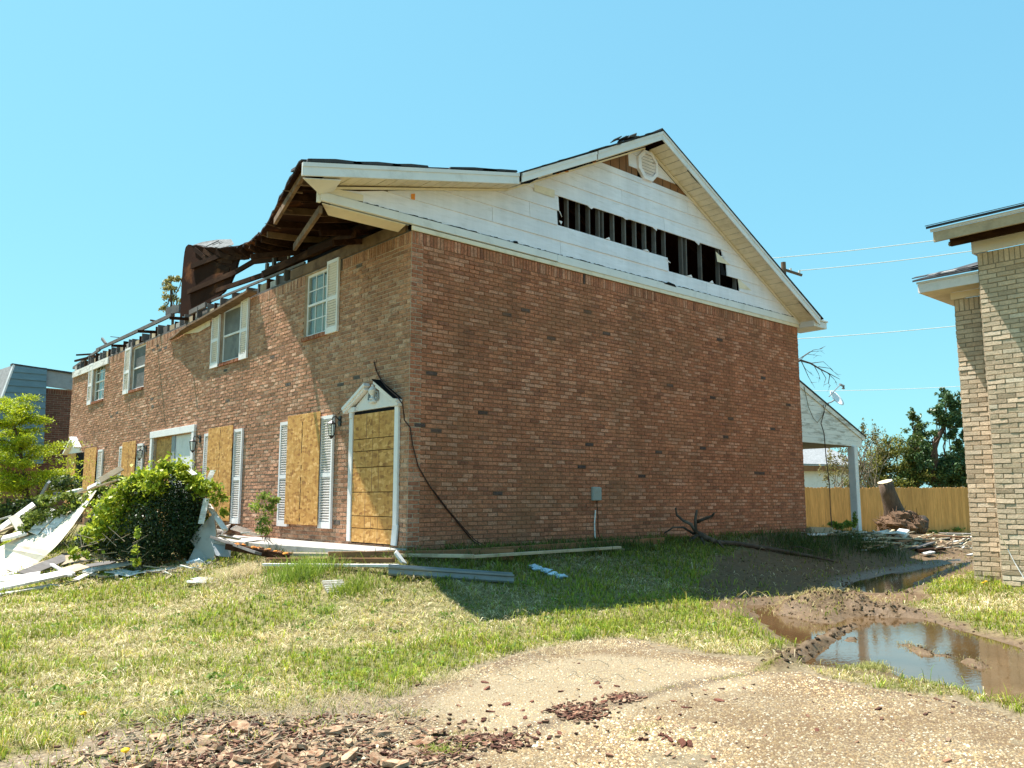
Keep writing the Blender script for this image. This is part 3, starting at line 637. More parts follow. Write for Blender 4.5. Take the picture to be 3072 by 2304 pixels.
for k, segs in SEG.items():
    z0, z1 = RZ[k], RZ[k+1]
    for (xa, xb) in segs:
        for poly, rn in clip_row(z0, z1, xa+.004, xb-.004):
            n = len(rn); rj = rb.uniform(-.002, .002)
            lo_f = [(x, -.034+rj, z0-.012) for x, z in rn]; hi_f = [(x, -.014, z) for x, z in rn]; lo_b = [(x, -.012, z0-.012) for x, z in rn]; hi_b = [(x, -.004, z) for x, z in rn]
            if k == 3 and xa > 8: lo_f[0] = (lo_f[0][0]+.18, *lo_f[0][1:]); lo_b[0] = (lo_b[0][0]+.18, *lo_b[0][1:])
            m_ = MB(); V_ = lo_f+hi_f+hi_b+lo_b; F_ = []
            for r0 in range(4):
                r1 = (r0+1) % 4; F_ += [(r0*n+i, r0*n+i+1, r1*n+i+1, r1*n+i) for i in range(n-1)]
            F_ += [(0, n, 2*n, 3*n), (n-1, 2*n-1, 3*n-1, 4*n-1)]
            m_.add(V_, F_).build('siding_board', M_siding, house, fixn=True)
MB().prism([(4.05, -.03, 6.975), (7.25, -.03, 6.975), (7.1, -.015, 7.08), (5.9, -.015, 7.10), (4.3, -.015, 7.105)], (0, .012, 0)).build('siding_board', M_siding, house)
# exposed plywood behind the vent
for ply in ([(4.3, 7.10), (5.40, 7.10), (5.40, 7.56), (5.1, 7.50), (4.72, 7.34)], [(5.9, 7.0), (7.05, 7.0), (6.9, 7.16), (5.9, 7.5)]):
    MB().prism([(x, -.008, z) for x, z in ply], (0, .004, 0)).build('exposed_plywood', M_wbrown, house)
for xx in (4.6, 4.86, 5.06, 5.22, 6.2, 6.45, 6.7): MB().box(xx-.006, xx+.006, -.0105, -.0085, 7.02, min(7.5, ztop(xx)-.05)).build('plywood_seam', M_tar, house)
# dark void and studs in the torn siding
STUDS = [3.44, 3.73, 4.01, 4.27, 4.38, 4.69, 5.02, 5.34, 5.64, 5.94, 6.25, 6.83, 6.96, 7.49, 8.13, 8.76]
for i, xx in enumerate(STUDS):
    t_ = rb.uniform(-.012, .012); s_ = MB(); s_.beam((xx, .055, 5.0), (xx+t_, .055, min(6.6, ztop(xx)-.1)), .036, .088, up=(0, 1, 0)); s_.build('stud', M_wgrey, house)
jag = MB(); jag.prism([(8.15, -.006, 5.87), (8.22, -.006, 5.87), (8.36, -.006, 5.6), (8.30, -.006, 5.58), (8.15, -.006, 5.58)], (0, .003, 0)); jag.build('tar_paper', M_tar, house)
jag = MB(); jag.prism([(3.09, -.009, 5.87), (3.19, -.009, 5.87), (3.18, -.009, 5.6), (3.13, -.009, 5.64), (3.11, -.009, 5.72)], (0, .003, 0)); jag.build('tar_paper', M_tar, house)
for (x, z, dx, dz, w_) in ((3.17,5.86,.07,-.10,.1),(3.17,5.68,.05,-.06,.08),(3.9,6.145,.12,-.05,.2),(4.9,6.145,.10,-.035,.25),(5.8,6.145,.14,-.06,.16),(7.2,6.145,.16,-.07,.2),(4.4,5.60,.1,.05,.14),(5.5,5.60,.12,.035,.2),(6.30,5.5,-.06,.05,.08),(6.9,5.32,.15,.05,.2),(7.7,5.32,.1,.06,.15),(8.17,6.0,-.08,-.06,.1)):
    MB().prism([(x, -.03, z), (x+w_*(1 if abs(dz) < .08 else .2), -.03, z), (x+dx, -.034, z+dz)], (0, .012, 0)).build('siding_shard', M_siding, house)
# frieze, crack of tar paper above it, trim
fz = MB(); fz.box(XL, 3.1, -.055, -.002, 4.90, 5.03); fz.build('frieze_board', M_white, house, bevel=.004)
fz = MB(); fz.box(3.104, 11.33, -.055, -.002, 4.885, 5.03); fz.build('frieze_board', M_white, house, bevel=.004)
fz = MB(); fz.box(-.02, 11.31, -.04, -.012, 4.81, 4.884); fz.build('frieze_trim', M_cream, house, bevel=.004)
tp = MB(); x = -1.0
while x < 11.2:
    h1, h2 = (rb.uniform(.0, .022) for _ in range(2)); tp.add([(x, -.0565, 5.028), (x+.09, -.0565, 5.028), (x+.09, -.046, 5.032+h1), (x, -.046, 5.032+h2)], [(0,1,2,3)]); x += .09
tp.build('tar_paper', M_tar, house, fixn=False)
MB().prism([(2.05, -.06, 5.02), (2.16, -.06, 5.03), (2.13, -.06, 5.07), (2.05, -.06, 5.06)], (0, .01, 0)).build('tar_paper', M_tar, house)
MB().prism([(6.1, -.06, 5.01), (6.5, -.06, 5.0), (6.45, -.06, 5.05), (6.25, -.06, 5.07)], (0, .01, 0)).build('tar_paper', M_tar, house)
# octagonal gable vent
vn = MB(); R0, R1 = .33, .25; oc = [(math.cos(math.pi/8+k*math.pi/4), math.sin(math.pi/8+k*math.pi/4)) for k in range(8)]
for (ra, ya), (rb_, yb) in (((R0, -.01), (R0, -.075)), ((R0, -.075), (R1, -.085)), ((R1, -.085), (R1, -.03))):
    vn.add([(5.68+c*ra, ya, 7.39+s*ra) for c, s in oc]+[(5.68+c*rb_, yb, 7.39+s*rb_) for c, s in oc], [(i, (i+1) % 8, 8+(i+1) % 8, 8+i) for i in range(8)])
vo_ = vn.build('gable_vent', M_siding, house)
MB().prism([(5.68+c*R1, -.03, 7.39+s*R1) for c, s in oc], (0, .01, 0)).build('vent_screen', M_tar, vo_)
for k in range(7): z = 7.39-.20+k*.066; hw = .235 if abs(z-7.39) < .12 else .17; MB().beam((5.68-hw, -.055, z), (5.68+hw, -.055, z), .05, .008, roll=.75).build('vent_slat', M_siding, vo_)
# ================================================================== roof at the gable end
RK = [(-2.11, 5.20), (1.84, 6.10), (3.73, 7.02), (5.65, 7.99), (11.50, 5.03)]     # top of the rake, at y=-0.45
def rake_piece(p, q, h=.185, nm='rake_fascia', dz=0.0, yo=0.0):
    (xa, za), (xb, zb_) = p, q; m_ = MB()
    m_.prism([(xa, -.455-yo, za-.012+dz), (xb, -.455-yo, zb_-.012+dz), (xb, -.455-yo, zb_-h+dz), (xa, -.455-yo, za-h+dz)], (0, -.03, 0)); o = m_.build(nm, M_white, house, bevel=.004)
    d_ = MB(); d_.prism([(xa, -.4855-yo, za-.012+dz), (xb, -.4855-yo, zb_-.012+dz), (xb, -.4855-yo, zb_-.07+dz), (xa, -.4855-yo, za-.07+dz)], (0, -.012, 0)); d_.build('drip_strip', M_white, o); return o
rake_piece(RK[0], (1.80, 6.085), h=.20); rake_piece((1.86, 6.10), (3.70, 7.005), h=.17, yo=.004); rake_piece((3.735, 7.03), (5.66, 7.99)); rake_piece((5.652, 7.99), RK[4], h=.2)
# torn dark gaps under the left rake
for (xa, xb, j) in ((1.86, 2.25, .05), (2.6, 3.7, .03), (6.45, 6.9, .035), (10.6, 11.2, .03)):
    zz = lambda x: float(np.interp(x, [p[0] for p in RK], [p[1] for p in RK]))-.185
    MB().prism([(xa, -.462, zz(xa)+.01), (xb, -.462, zz(xb)+.01), (xb, -.462, zz(xb)-.01), ((xa+xb)/2, -.462, zz((xa+xb)/2)-j), (xa, -.462, zz(xa)-.02)], (0, .01, 0)).build('tar_paper', M_tar, house)
# soffit planks under the rakes
def soffit(p, q, step, dz, y0=-.452, y1=-.037):
    p = np.array(p); q = np.array(q); n = max(1, int(np.linalg.norm(q-p)/step))
    for i in range(n):
        a = p+(q-p)*(i/n); b = p+(q-p)*((i+1)/n); g = (q-p)/np.linalg.norm(q-p)*.013; a2 = a+g; j = rb.uniform(-.002, .002)
        MB().prism([(a2[0], y0, a2[1]+dz+j), (b[0], y0, b[1]+dz+j), (b[0], y1, b[1]+dz+j), (a2[0], y1, a2[1]+dz+j)], (0, 0, .008)).build('soffit_plank', M_cream, house)
soffit((5.75, 7.76), (11.45, 4.88), .165, 0); soffit((1.92, 5.97), (5.55, 7.76), .2, 0); soffit((-1.75, 5.09), (1.90, 5.95), .2, 0)
for p, q in (((5.75, 7.74), (11.4, 4.885)), ((1.9, 5.94), (5.6, 7.75)), ((-1.6, 5.09), (1.9, 5.94))):
    MB().beam((p[0], -.045, p[1]-.01), (q[0], -.045, q[1]-.01), .03, .045, up=(0, 1, 0)).build('soffit_molding', M_cream, house)
# bits of perforated backing and foam that hang at the siding edge
for (xa, xb, za, zb_, mm) in ((-1.58, -.9, 5.04, 5.15, M_cream), (2.55, 3.05, 6.08, 6.22, M_cream), (-.05, .02, 5.30, 5.40, M_orange)):
    MB().prism([(xa, -.0385, za), (xb, -.0385, za), (xb, -.0385, zb_), (xa, -.0385, zb_-.02)], (0, .004, 0)).build('hanging_scrap', mm, house)
for (u, v) in ((1678, 517), (1672, 520), (1783, 486), (1700, 514)):
    p = aty(u, v, -.3); MB().beam(p+np.array((-.10, 0, 0)), p+np.array((.07, .05, .03)), .05, .02).build('orange_foam', M_orange, house)
for (x, z) in ((7.95, 6.05), (8.75, 5.6)):
    MB().prism([(x, -.04, z), (x+.55, -.04, z-.2), (x+.05, -.04, z-.22)], (0, .003, 0)).build('hanging_scrap', M_cream, house)
# right-hand eave return box
rt = MB(); rt.box(11.33, 11.93, -.42, .30, 4.80, 4.95); rt.box(11.30, 11.95, -.45, .3, 4.955, 5.0); rt.build('eave_return', M_white, house, bevel=.006)
# left end of gable cornice and torn soffit beneath it
le = MB(); le.prism([(XL-.03, -.03, 4.88), (XL+.02, -.03, 4.88), (XL+.02, -.03, 5.12), (XL-.03, -.03, 5.12)], (0, .05, 0)); le.build('cornice_end', M_white, house)
le = MB(); le.prism([(XL+.05, .0, 4.872), (-.12, .0, 4.872), (-.03, .34, 4.862), (XL+.35, .36, 4.862)], (0, 0, .012)); le.build('torn_soffit', M_cream, house)
le = MB(); le.prism([(-2.08, -.44, 4.98), (-1.5, -.44, 5.10), (-1.42, -.1, 5.06), (-1.62, -.05, 4.98)], (0, .004, .012)); le.build('fascia_return', M_white, house)
le = MB(); le.box(XL+.2, -.05, .004, .03, 4.885, 4.95); le.build('soffit_ledger', M_grey, house)
# roof decks that survived
def slab(pts, t, mat, nm, par=house): return MB().prism(pts, (0, 0, t)).build(nm, mat, par)
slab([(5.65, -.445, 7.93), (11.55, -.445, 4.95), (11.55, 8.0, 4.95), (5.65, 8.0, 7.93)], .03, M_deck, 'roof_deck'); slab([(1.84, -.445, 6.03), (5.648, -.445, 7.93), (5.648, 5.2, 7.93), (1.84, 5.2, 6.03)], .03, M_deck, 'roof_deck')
slab([(5.6, -.51, 7.995), (11.62, -.51, 4.985), (11.62, 8.0, 4.985), (5.6, 8.0, 7.995)], .025, M_asph, 'roof_shingles'); slab([(1.80, -.49, 6.065), (5.65, -.50, 7.99), (5.65, 5.2, 7.99), (1.80, 5.2, 6.065)], .022, M_asph, 'roof_shingles')
for i in range(9):
    f0 = i/9; xa = 1.9+3.6*f0; za = 6.13+1.815*f0
    if i in (3,): continue
    MB().beam((xa, -.50, za-.0), (xa+.36+rb.uniform(0, .1), -.50, za+.185+rb.uniform(-.02, .015)), .06, .012, up=(0, 0, 1)).build('shingle_tab', M_asph, house)
for (xa, xb, dz) in ((-2.05, -1.2, .02), (-1.35, -.55, .012), (-.7, -.05, .008), (.35, 1.3, .006), (1.0, 1.75, .0)):
    za, zb_ = (float(np.interp(x, [p[0] for p in RK], [p[1] for p in RK])) for x in (xa, xb))
    MB().prism([(xa, -.50, za-.004), (xb, -.50, zb_-.004), (xb-.02, -.50, zb_+.022), ((xa+xb)/2, -.50, (za+zb_)/2+.032+dz), (xa+.01, -.50, za+.02+dz)], (0, .5, 0)).build('shingle_tab', M_asph, house)
for k in range(7):
    p = np.array((4.35+.10*k+rb.uniform(-.04, .04), -.42+rb.uniform(0, .2), 7.42+.045*k+rb.uniform(0, .05))); MB().beam(p, p+np.array((rb.uniform(.12, .3), rb.uniform(-.1, .1), rb.uniform(.0, .12))), .16, .015, roll=rb.uniform(-.4, .4)).build('loose_shingle', (M_wgrey, M_asph, M_asphl)[k % 3], house)
party = MB(); party.prism([(3.0, 8.0, 4.7), (11.2, 8.0, 4.7), (11.2, 8.0, 5.05), (5.65, 8.0, 7.85), (3.0, 8.0, 6.5)], (0, .05, 0)); party.build('attic_light_block', M_dark, house)  # unseen party wall added to keep the torn gable opening dark
MB().box(.24, W_-.22, .24, L_-.22, 4.66, 4.72).build('ceiling_deck', M_wdark, house)
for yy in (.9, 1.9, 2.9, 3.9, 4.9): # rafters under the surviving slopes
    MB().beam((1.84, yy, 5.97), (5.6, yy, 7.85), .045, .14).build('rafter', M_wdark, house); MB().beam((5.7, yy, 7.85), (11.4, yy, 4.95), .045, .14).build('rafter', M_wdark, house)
# ---- peeled, curling sheet of roof
rowsE = [np.array((-2.11, -.45, 5.19)), atx(860,560,-1.9), atx(825,630,-1.35), atx(790,690,-.6), atx(765,712,-.25), atx(740,730,-.02), atx(690,742,.16), atx(620,742,.25), atx(575,735,.3), atx(556,745,.3), atx(546,830,.3), atx(540,950,.3)]
rowsI = [np.array((1.82, -.45, 6.05)), np.array((1.84, .8, 6.05)), np.array((1.84, 2.0, 6.05)), np.array((1.84, 3.6, 6.03)), np.array((1.5, 5.0, 6.0)), atx(820,752,.6), atx(757,757,.5), atx(720,768,.42), atx(705,815,.36), atx(684,858,.32), atx(655,890,.31), atx(620,915,.305)]
def catmull(P, n):
    P = [np.array(p) for p in P]; out = []
    for i in range(len(P)-1):
        p0, p1, p2, p3 = P[max(i-1, 0)], P[i], P[i+1], P[min(i+2, len(P)-1)]
        for k in range(n):
            t = k/n; out.append(.5*((2*p1)+(p2-p0)*t+(2*p0-5*p1+4*p2-p3)*t*t+(3*p1-p0-3*p2+p3)*t**3))
    out.append(P[-1]); return out
cE, cI = catmull(rowsE, 5), catmull(rowsI, 5); NU = 13
def sheet(off, nm, mat, t, par, e0=0.0, jag=0.0):
    V_ = []
    for i, (e, q) in enumerate(zip(cE, cI)):
        for k in range(NU):
            s_ = e0+(1-e0)*k/(NU-1) if e0 else k/(NU-1); p = e*(1-s_)+q*s_
            sag = -.10*math.sin(math.pi*s_)*min(1, i/15.0); p = p+np.array((0, 0, sag+.012*math.sin(i*1.7+k)))
            if jag and k == 0: p = p+np.array((rb.uniform(-jag, jag)*.3, 0, rb.uniform(-jag, jag)))
            V_.append(p)
    n = len(cE); V_ = np.array(V_).reshape(n, NU, 3); du = np.gradient(V_, axis=0); dv = np.gradient(V_, axis=1); nn = np.cross(dv, du); nn /= np.linalg.norm(nn, axis=-1, keepdims=True)+1e-9
    sgn = np.where(nn[2, NU//2, 2] > 0, 1, -1); A = V_+nn*sgn*off; B = A+nn*sgn*t; mb = MB(); fs = []
    def f(i, k, o): return o+i*NU+k
    N = n*NU
    for i in range(n-1):
        for k in range(NU-1):
            fs.append((f(i,k,0), f(i,k+1,0), f(i+1,k+1,0), f(i+1,k,0))); fs.append((f(i,k,N), f(i+1,k,N), f(i+1,k+1,N), f(i,k+1,N)))
        for k in (0, NU-1): fs.append((f(i,k,0), f(i+1,k,0), f(i+1,k,N), f(i,k,N)))
    for k in range(NU-1):
        for i in (0, n-1): fs.append((f(i,k,0), f(i,k+1,0), f(i,k+1,N), f(i,k,N)))
    mb.add(list(A.reshape(-1, 3))+list(B.reshape(-1, 3)), fs); return mb.build(nm, mat, par, smooth=False)
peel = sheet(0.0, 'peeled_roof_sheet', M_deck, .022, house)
sheet(.026, 'shingle_layer', M_asph, .02, peel, jag=.03)
# light shingles that show on the curl
MB().prism([atx(578,738,.34), atx(605,729,.36), atx(650,722,.36), atx(692,721,.3), atx(700,735,.2), atx(660,744,.2), atx(615,746,.3)], (.01, .0, .03)).build('faded_shingles', M_asphl, peel)
for f0 in (.2, .42, .64): MB().beam(atx(600+90*f0, 743-18*f0, .27), atx(640+80*f0, 722-1*f0, .33), .012, .012).build('shingle_edge', M_asph, peel)
# ragged felt and splinters along the torn eave edge
for i_ in range(4, len(cE)-26, 2):
    e = cE[i_]; nx_ = cE[i_+1]; d_ = nrm(nx_-e); L2 = rb.uniform(.02, .09); o_ = np.array((rb.uniform(-.05, .02), 0, -L2))
    MB().prism([e-d_*.06, e+d_*rb.uniform(.03, .12), e+d_*rb.uniform(-.02, .06)+o_*.9, e-d_*.03+o_*rb.uniform(.3, 1)], (.006, .004, .002)).build('torn_felt', M_tar, peel)
# rafters still nailed under the sheet
for i_ in range(3, len(cE)-16, 3):
    dn = np.array((0, 0, -.075)); pt = [cE[i_]*(1-t)+cI[i_]*t+dn+np.array((0, 0, -.10*math.sin(math.pi*t)*min(1, i_/15.0))) for t in (.03, .3, .6, rb.uniform(.8, .98))]; m_ = MB()
    for a_, b_ in zip(pt[:-1], pt[1:]): m_.beam(a_, b_, .042, .11)
    m_.build('rafter', (M_wdark, M_wmid)[i_ % 2 if i_ < 18 else 0], peel)
for i_ in range(5, len(cE)-22, 4):
    e = cE[i_]; MB().beam(e+np.array((.25, 0, -.03)), e+np.array((-rb.uniform(.03, .12), rb.uniform(-.1, .1), rb.uniform(-.06, .04))), .03, .02, taper=.3).build('splinter', M_wmid, peel)
# battens and rafters hanging under the sheet
def bm_px(a, b, xa, xb, w, h, mat, nm='rafter', par=None, roll=0.0): return MB().beam(atx(*a, xa), atx(*b, xb), w, h, roll=roll).build(nm, mat, par or house)
bm_px((912,520),(826,664), -1.98, -1.42, .05, .10, M_wmid, 'edge_rafter', peel)
bm_px((962,628),(884,742), -1.55, -.95, .05, .11, M_wmid, 'hanging_rafter', peel)
bm_px((575,800),(700,752), .26, .34, .05, .11, M_wdark, 'rafter', peel); bm_px((575,800),(665,765), .25, .3, .05, .12, M_wdark, 'rafter', peel)
bm_px((564,876),(700,820), .26, .3, .05, .12, M_wdark, 'rafter', peel); bm_px((700,820),(760,785), .3, .34, .05, .11, M_wdark); bm_px((760,785),(868,772), .34, .4, .05, .11, M_wdark)
bm_px((752,771),(900,756), -.75, .1, .06, .10, M_wdark); bm_px((650,872),(872,797), .2, .2, .05, .10, M_wdark)
bm_px((802,790),(800,822), .28, .28, .09, .05, M_wgrey, 'stub_post'); bm_px((823,770),(822,812), .3, .3, .09, .06, M_wgrey, 'stub_post'); bm_px((867,766),(866,822), .1, .1, .03, .05, M_wtan, 'stub_post')
bm_px((836,790),(858,800), .15, .15, .05, .05, M_wdark, 'stub_post')
for k, (u, v) in enumerate(((880,560),(905,600),(930,660),(960,700),(1000,728))):  # purlins seen on the underside
    x = -1.8+.3*k; p = atx(u, v, x); MB().beam(p, p+np.array((1.5, .25, .42)), .05, .09).build('rafter', M_wdark, peel)
MB().beam((-.3, 1.2, 5.0), (.4, 6.0, 5.5), .05, .12).build('rafter', M_wdark, house)
MB().beam((.05, .15, 5.22), (.05, 5.4, 5.22), .10, .14).build('header_beam', M_wdark, house)
MB().box(1.1, 1.14, .3, 5.2, 4.73, 6.0).build('attic_shade_sheet', M_dark, house)  # added dark sheets close the attic gap and stand in for its shade
MB().box(.45, .48, .3, 4.3, 4.86, 5.62).build('attic_shade_sheet', M_dark, house)
MB().box(-.02, .03, .15, 4.05, 4.83, 5.02).build('exposed_header', M_wmid, house)
# ---- wall plate, joist ends and blocking along the open eave
MB().box(.0, .13, .1, 19.4, 4.813, 4.853).build('wall_plate', M_wgrey, house)
y = 4.25; k = 0
while y < 19.4:
    h_ = rb.uniform(.17, .27); d_ = rb.uniform(-.07, .03); tl = rb.uniform(-.02, .02)
    MB().beam((.35, y, 4.86+h_/2), (d_, y+tl, 4.86+h_/2), .042, h_).build('joist_end', (M_wgrey, M_wgrey, M_wdark)[k % 3], house)
    if rb.random() < .75: MB().box(.04, .07, y+.04, y+.40, 4.856, 4.856+rb.uniform(.10, .2)).build('blocking', (M_wgrey, M_conc, M_wtan)[k % 3], house)
    MB().beam((.5, y+.22, 4.97), (.42, y+.22, 5.12+rb.uniform(0, .1)), .05, .18).build('truss_stub', M_wdark, house)
    y += .44+rb.uniform(-.05, .05); k += 1
bm_px((636,903),(915,788), .02, .02, .04, .045, M_wgrey, 'upper_plate'); bm_px((290,1050),(515,945), .12, .12, .05, .09, M_wgrey, 'upper_plate'); bm_px((220,1104),(300,1048), .1, .1, .05, .08, M_wgrey, 'upper_plate')
bm_px((230,1065),(280,1062), .1, .3, .05, .05, M_wdark, 'loose_stick'); bm_px((306,1016),(318,1032), .2, .2, .05, .08, M_wgrey, 'loose_stick'); bm_px((332,1010),(362,1013), .3, .3, .02, .02, M_wdark, 'loose_stick'); bm_px((453,961),(468,964), .3, .3, .05, .05, M_wdark, 'loose_stick')
bm_px((500,935),(540,925), .3, .4, .06, .2, M_wgrey, 'truss_stub'); bm_px((518,925),(545,930), .5, .5, .05, .2, M_wgrey, 'truss_stub'); bm_px((570,938),(618,914), -.02, -.02, .05, .11, M_wgrey, 'loose_stick')
bm_px((225,1083),(285,1068), .0, .1, .05, .06, M_wdark, 'loose_stick')
wf = MB(); wf.box(-.05, -.004, 15.6, 19.5, 4.62, 4.82); wf.build('frieze_board', M_wsiding, house)
for yy, ln in ((9.45, .40), (11.6, .45), (14.2, .35)): MB().beam((.3, yy, 4.99), (-ln, yy+.03, 4.93), .04, .07).build('shadow_tail', M_wdark, house)  # tails added for the line shadows they cast down the front wall
# hanging strip of eave soffit
hs = MB(); A_ = np.array((-.02, 10.43, 4.57)); B_ = np.array((-.02, 5.5, 4.845)); n = 12; V_ = []
for k in range(n+1):
    t = k/n; c_ = A_*(1-t)+B_*t+np.array((0, 0, -.03*math.sin(math.pi*t))); wd = .07+.15*sm(np.array(t*3.0))*1.0; V_ += [c_, c_+np.array((-wd, 0, -.005)), c_+np.array((-wd, 0, .04)), c_+np.array((0, 0, .04))]
hs.add(V_, [(4*i+a, 4*i+(a+1) % 4, 4*(i+1)+(a+1) % 4, 4*(i+1)+a) for i in range(n) for a in range(4)]+[(0,1,2,3), (4*n, 4*n+1, 4*n+2, 4*n+3)]); hs.build('hanging_eave_board', M_wmid, house)
MB().prism([(-.03, 9.6, 4.60), (-.03, 7.9, 4.68), (-.03, 7.9, 4.55), (-.03, 8.6, 4.50)], (-.006, 0, 0)).build('torn_soffit', M_cream, house)
MB().box(-.03, .0, 6.2, 7.35, 4.80, 4.84).build('torn_soffit', M_cream, house)
# ---- rear porch: shed roof, siding, post
pr = [(11.28, .12, 2.05), (14.42, .12, 2.05), (14.42, .12, 2.22), (14.55, .12, 2.28), (11.28, .12, 3.50)]
zr = lambda x: 3.50-(x-11.28)/(14.55-11.28)*1.22
k = 0; z = 2.19
while z < 3.45:
    xr = min(14.42, 11.28+(3.50-z-.11)/1.22*3.27); xl = 11.285
    if xr-xl > .1:
        xr2 = min(14.42, 11.28+(3.50-z)/1.22*3.27)
        MB().prism([(xl, .12, z), (xr2, .12, z), (xr, .12, z+.108), (xl, .12, z+.108)], (0, -.02, 0)).build('porch_siding_board', M_wsiding, house)
    z += .112
MB().box(11.285, 14.42, .09, .15, 2.05, 2.185).build('porch_beam', M_wsiding, house); MB().box(11.285, 14.4, .15, 3.9, 2.06, 2.09).build('porch_ceiling', M_wgrey, house)
MB().prism([(11.28, .07, 3.43), (14.58, .07, 2.20), (14.58, .07, 2.32), (11.28, .07, 3.55)], (0, .022, 0)).build('porch_fascia', M_wsiding, house)
MB().prism([(11.28, .05, 3.56), (14.62, .05, 2.31), (14.62, 4.0, 2.31), (11.28, 4.0, 3.56)], (0, 0, .03)).build('porch_roof', M_asph, house)
MB().box(13.88, 14.06, .03, .22, -.4, 2.045).build('porch_post', M_white, house, bevel=.01)
MB().box(14.36, 14.40, 1.0, 3.8, 2.1, 2.25).build('porch_fascia', M_wsiding, house)

# ================================================================== neighbouring beige house at the right edge
NX = 7.0; nb = empty('beige_house', (7.6, -6.5, -.6), 'pale beige brick house with dark eaves at the picture edge', 'house')
y_near = -5.60; y_far = -5.02
plN = lambda u, z, o: np.array((NX-o, -u, z)); plN2 = lambda u, z, o: np.array((NX+.5-o, -u, z))
def npal(r):
    k = r.random(); c = np.array((.64,.50,.355)) if k < .45 else (np.array((.585,.45,.315)) if k < .8 else (np.array((.49,.37,.255)) if k < .93 else np.array((.69,.57,.43))))
    return tuple(c*(.9+.2*r.random()))
nw1 = MB(); nw1.box(NX, NX+4.0, -10.5, y_near, -.9, 4.56); nw1 = nw1.build('wall', M_nmortar, nb)
nw2 = MB(); nw2.box(NX+.5, NX+4.0, y_near, y_far, -.9, 3.99); nw2 = nw2.build('wall', M_nmortar, nb)
cn = [(c, plN, nw1) for c in brick_cells(-y_near, 8.4, -.75, 4.56, [], .0765, .262, .21, rb)]
cn += [(c, plN2, nw2) for c in brick_cells(-y_far, -y_near, -.75, 3.99, [], .0765, .262, .21, rb)]
plNe = lambda u, z, o: np.array((u, y_near+o, z)); plNe2 = lambda u, z, o: np.array((u, y_far+o, z))
cn += [(c, plNe, nw1) for c in brick_cells(NX, NX+.5, -.75, 4.56, [], .0765, .262, .21, rb)]+[(c, plNe2, nw2) for c in brick_cells(NX+.5, NX+3.5, -.75, 3.99, [], .0765, .262, .21, rb)]
emit_bricks(cn, nb, M_nbrick, npal, rb, 300)
MB().box(NX-.06, NX-.012, -9.5, y_near+.03, 4.565, 4.80).build('frieze_board', M_white, nb, bevel=.004); MB().box(NX-.05, NX+.5, y_near+.012, y_near+.06, 4.565, 4.80).build('frieze_board', M_white, nb)
# upper eave: soffit gone, rafters bare
MB().box(NX-.66, NX-.62, -9.5, -5.21, 4.71, 4.87).build('fascia_board', M_wtan, nb); MB().box(NX-.69, NX-.655, -9.5, -5.18, 4.875, 4.915).build('drip_edge', M_white, nb)
MB().prism([(NX-.74, -9.5, 4.918), (NX-.74, -5.14, 4.918), (NX+3, -5.14, 6.1), (NX+3, -9.5, 6.1)], (0, 0, .04)).build('roof_shingles', M_asph, nb)
MB().prism([(NX-.60, -9.5, 4.90), (NX-.60, -5.24, 4.90), (NX+3, -5.24, 6.02), (NX+3, -9.5, 6.02)], (0, 0, .02)).build('roof_deck', M_wdark, nb)
yy = -5.42; k = 0
while yy > -9.2: MB().beam((NX-.58, yy, 4.80), (NX+.9, yy, 5.2), .045, .15).build('rafter', M_wdark, nb); yy -= .42
MB().box(NX-.42, NX-.36, -9.2, -5.36, 4.66, 4.82).build('lookout_beam', M_wdark, nb)
MB().beam((NX-.40, -5.37, 4.68), (NX-.36, -5.34, 4.72), .05, .05).build('torn_end', M_wtan, nb)
# lower eave over the set-back part
MB().box(NX+.02, NX+.05, y_near+.012, -4.66, 4.10, 4.25).build('fascia_board', M_white, nb); MB().box(NX+.0, NX+.03, y_near+.01, -4.63, 4.252, 4.282).build('drip_edge', M_white, nb)
MB().box(NX+.05, NX+.44, y_near+.012, -4.64, 4.105, 4.12).build('soffit', M_cream, nb); MB().box(NX+.05, NX+3, -4.66, -4.63, 4.12, 4.25).build('fascia_board', M_white, nb); MB().box(NX+.44, NX+3, y_far+.03, -4.64, 4.105, 4.12).build('soffit', M_cream, nb)
MB().box(NX+.44, NX+.488, y_near, y_far+.03, 3.99, 4.104).build('frieze_board', M_cream, nb)
MB().prism([(NX-.05, y_near+.012, 4.285), (NX-.05, -4.59, 4.285), (NX+3, -4.59, 5.2), (NX+3, y_near+.012, 5.2)], (0, 0, .03)).build('roof_shingles', M_asph, nb)
for k in range(14):
    a = rb.uniform(0, .45); y0 = rb.uniform(y_near+.05, -4.75); MB().prism([(NX-.08+a, y0, 4.33+a*.296), (NX-.08+a, y0+.22, 4.33+a*.296), (NX+.08+a, y0+.22, 4.385+a*.296), (NX+.08+a, y0, 4.385+a*.296)], (0, 0, .014)).build('shingle_tab', (M_asph, M_asphl)[k % 4 == 0], nb)
MB().prism([(NX-.755, -9.4, 4.962), (NX-.755, -5.13, 4.962), (NX-.55, -5.13, 5.027), (NX-.55, -9.4, 5.027)], (0, 0, .012)).build('shingle_course', M_asph, nb)
# loose wire hanging on that wall
tag(MB().tube([aty(2999,1602,-5.75), atx(3022,1645,6.96), atx(3045,1690,6.95), atx(3072,1735,6.92), atx(3110,1790,6.9)], .006, 5).build('loose_wire', M_ceramic), 'thin white wire trailing down the beige brick wall', 'wire')

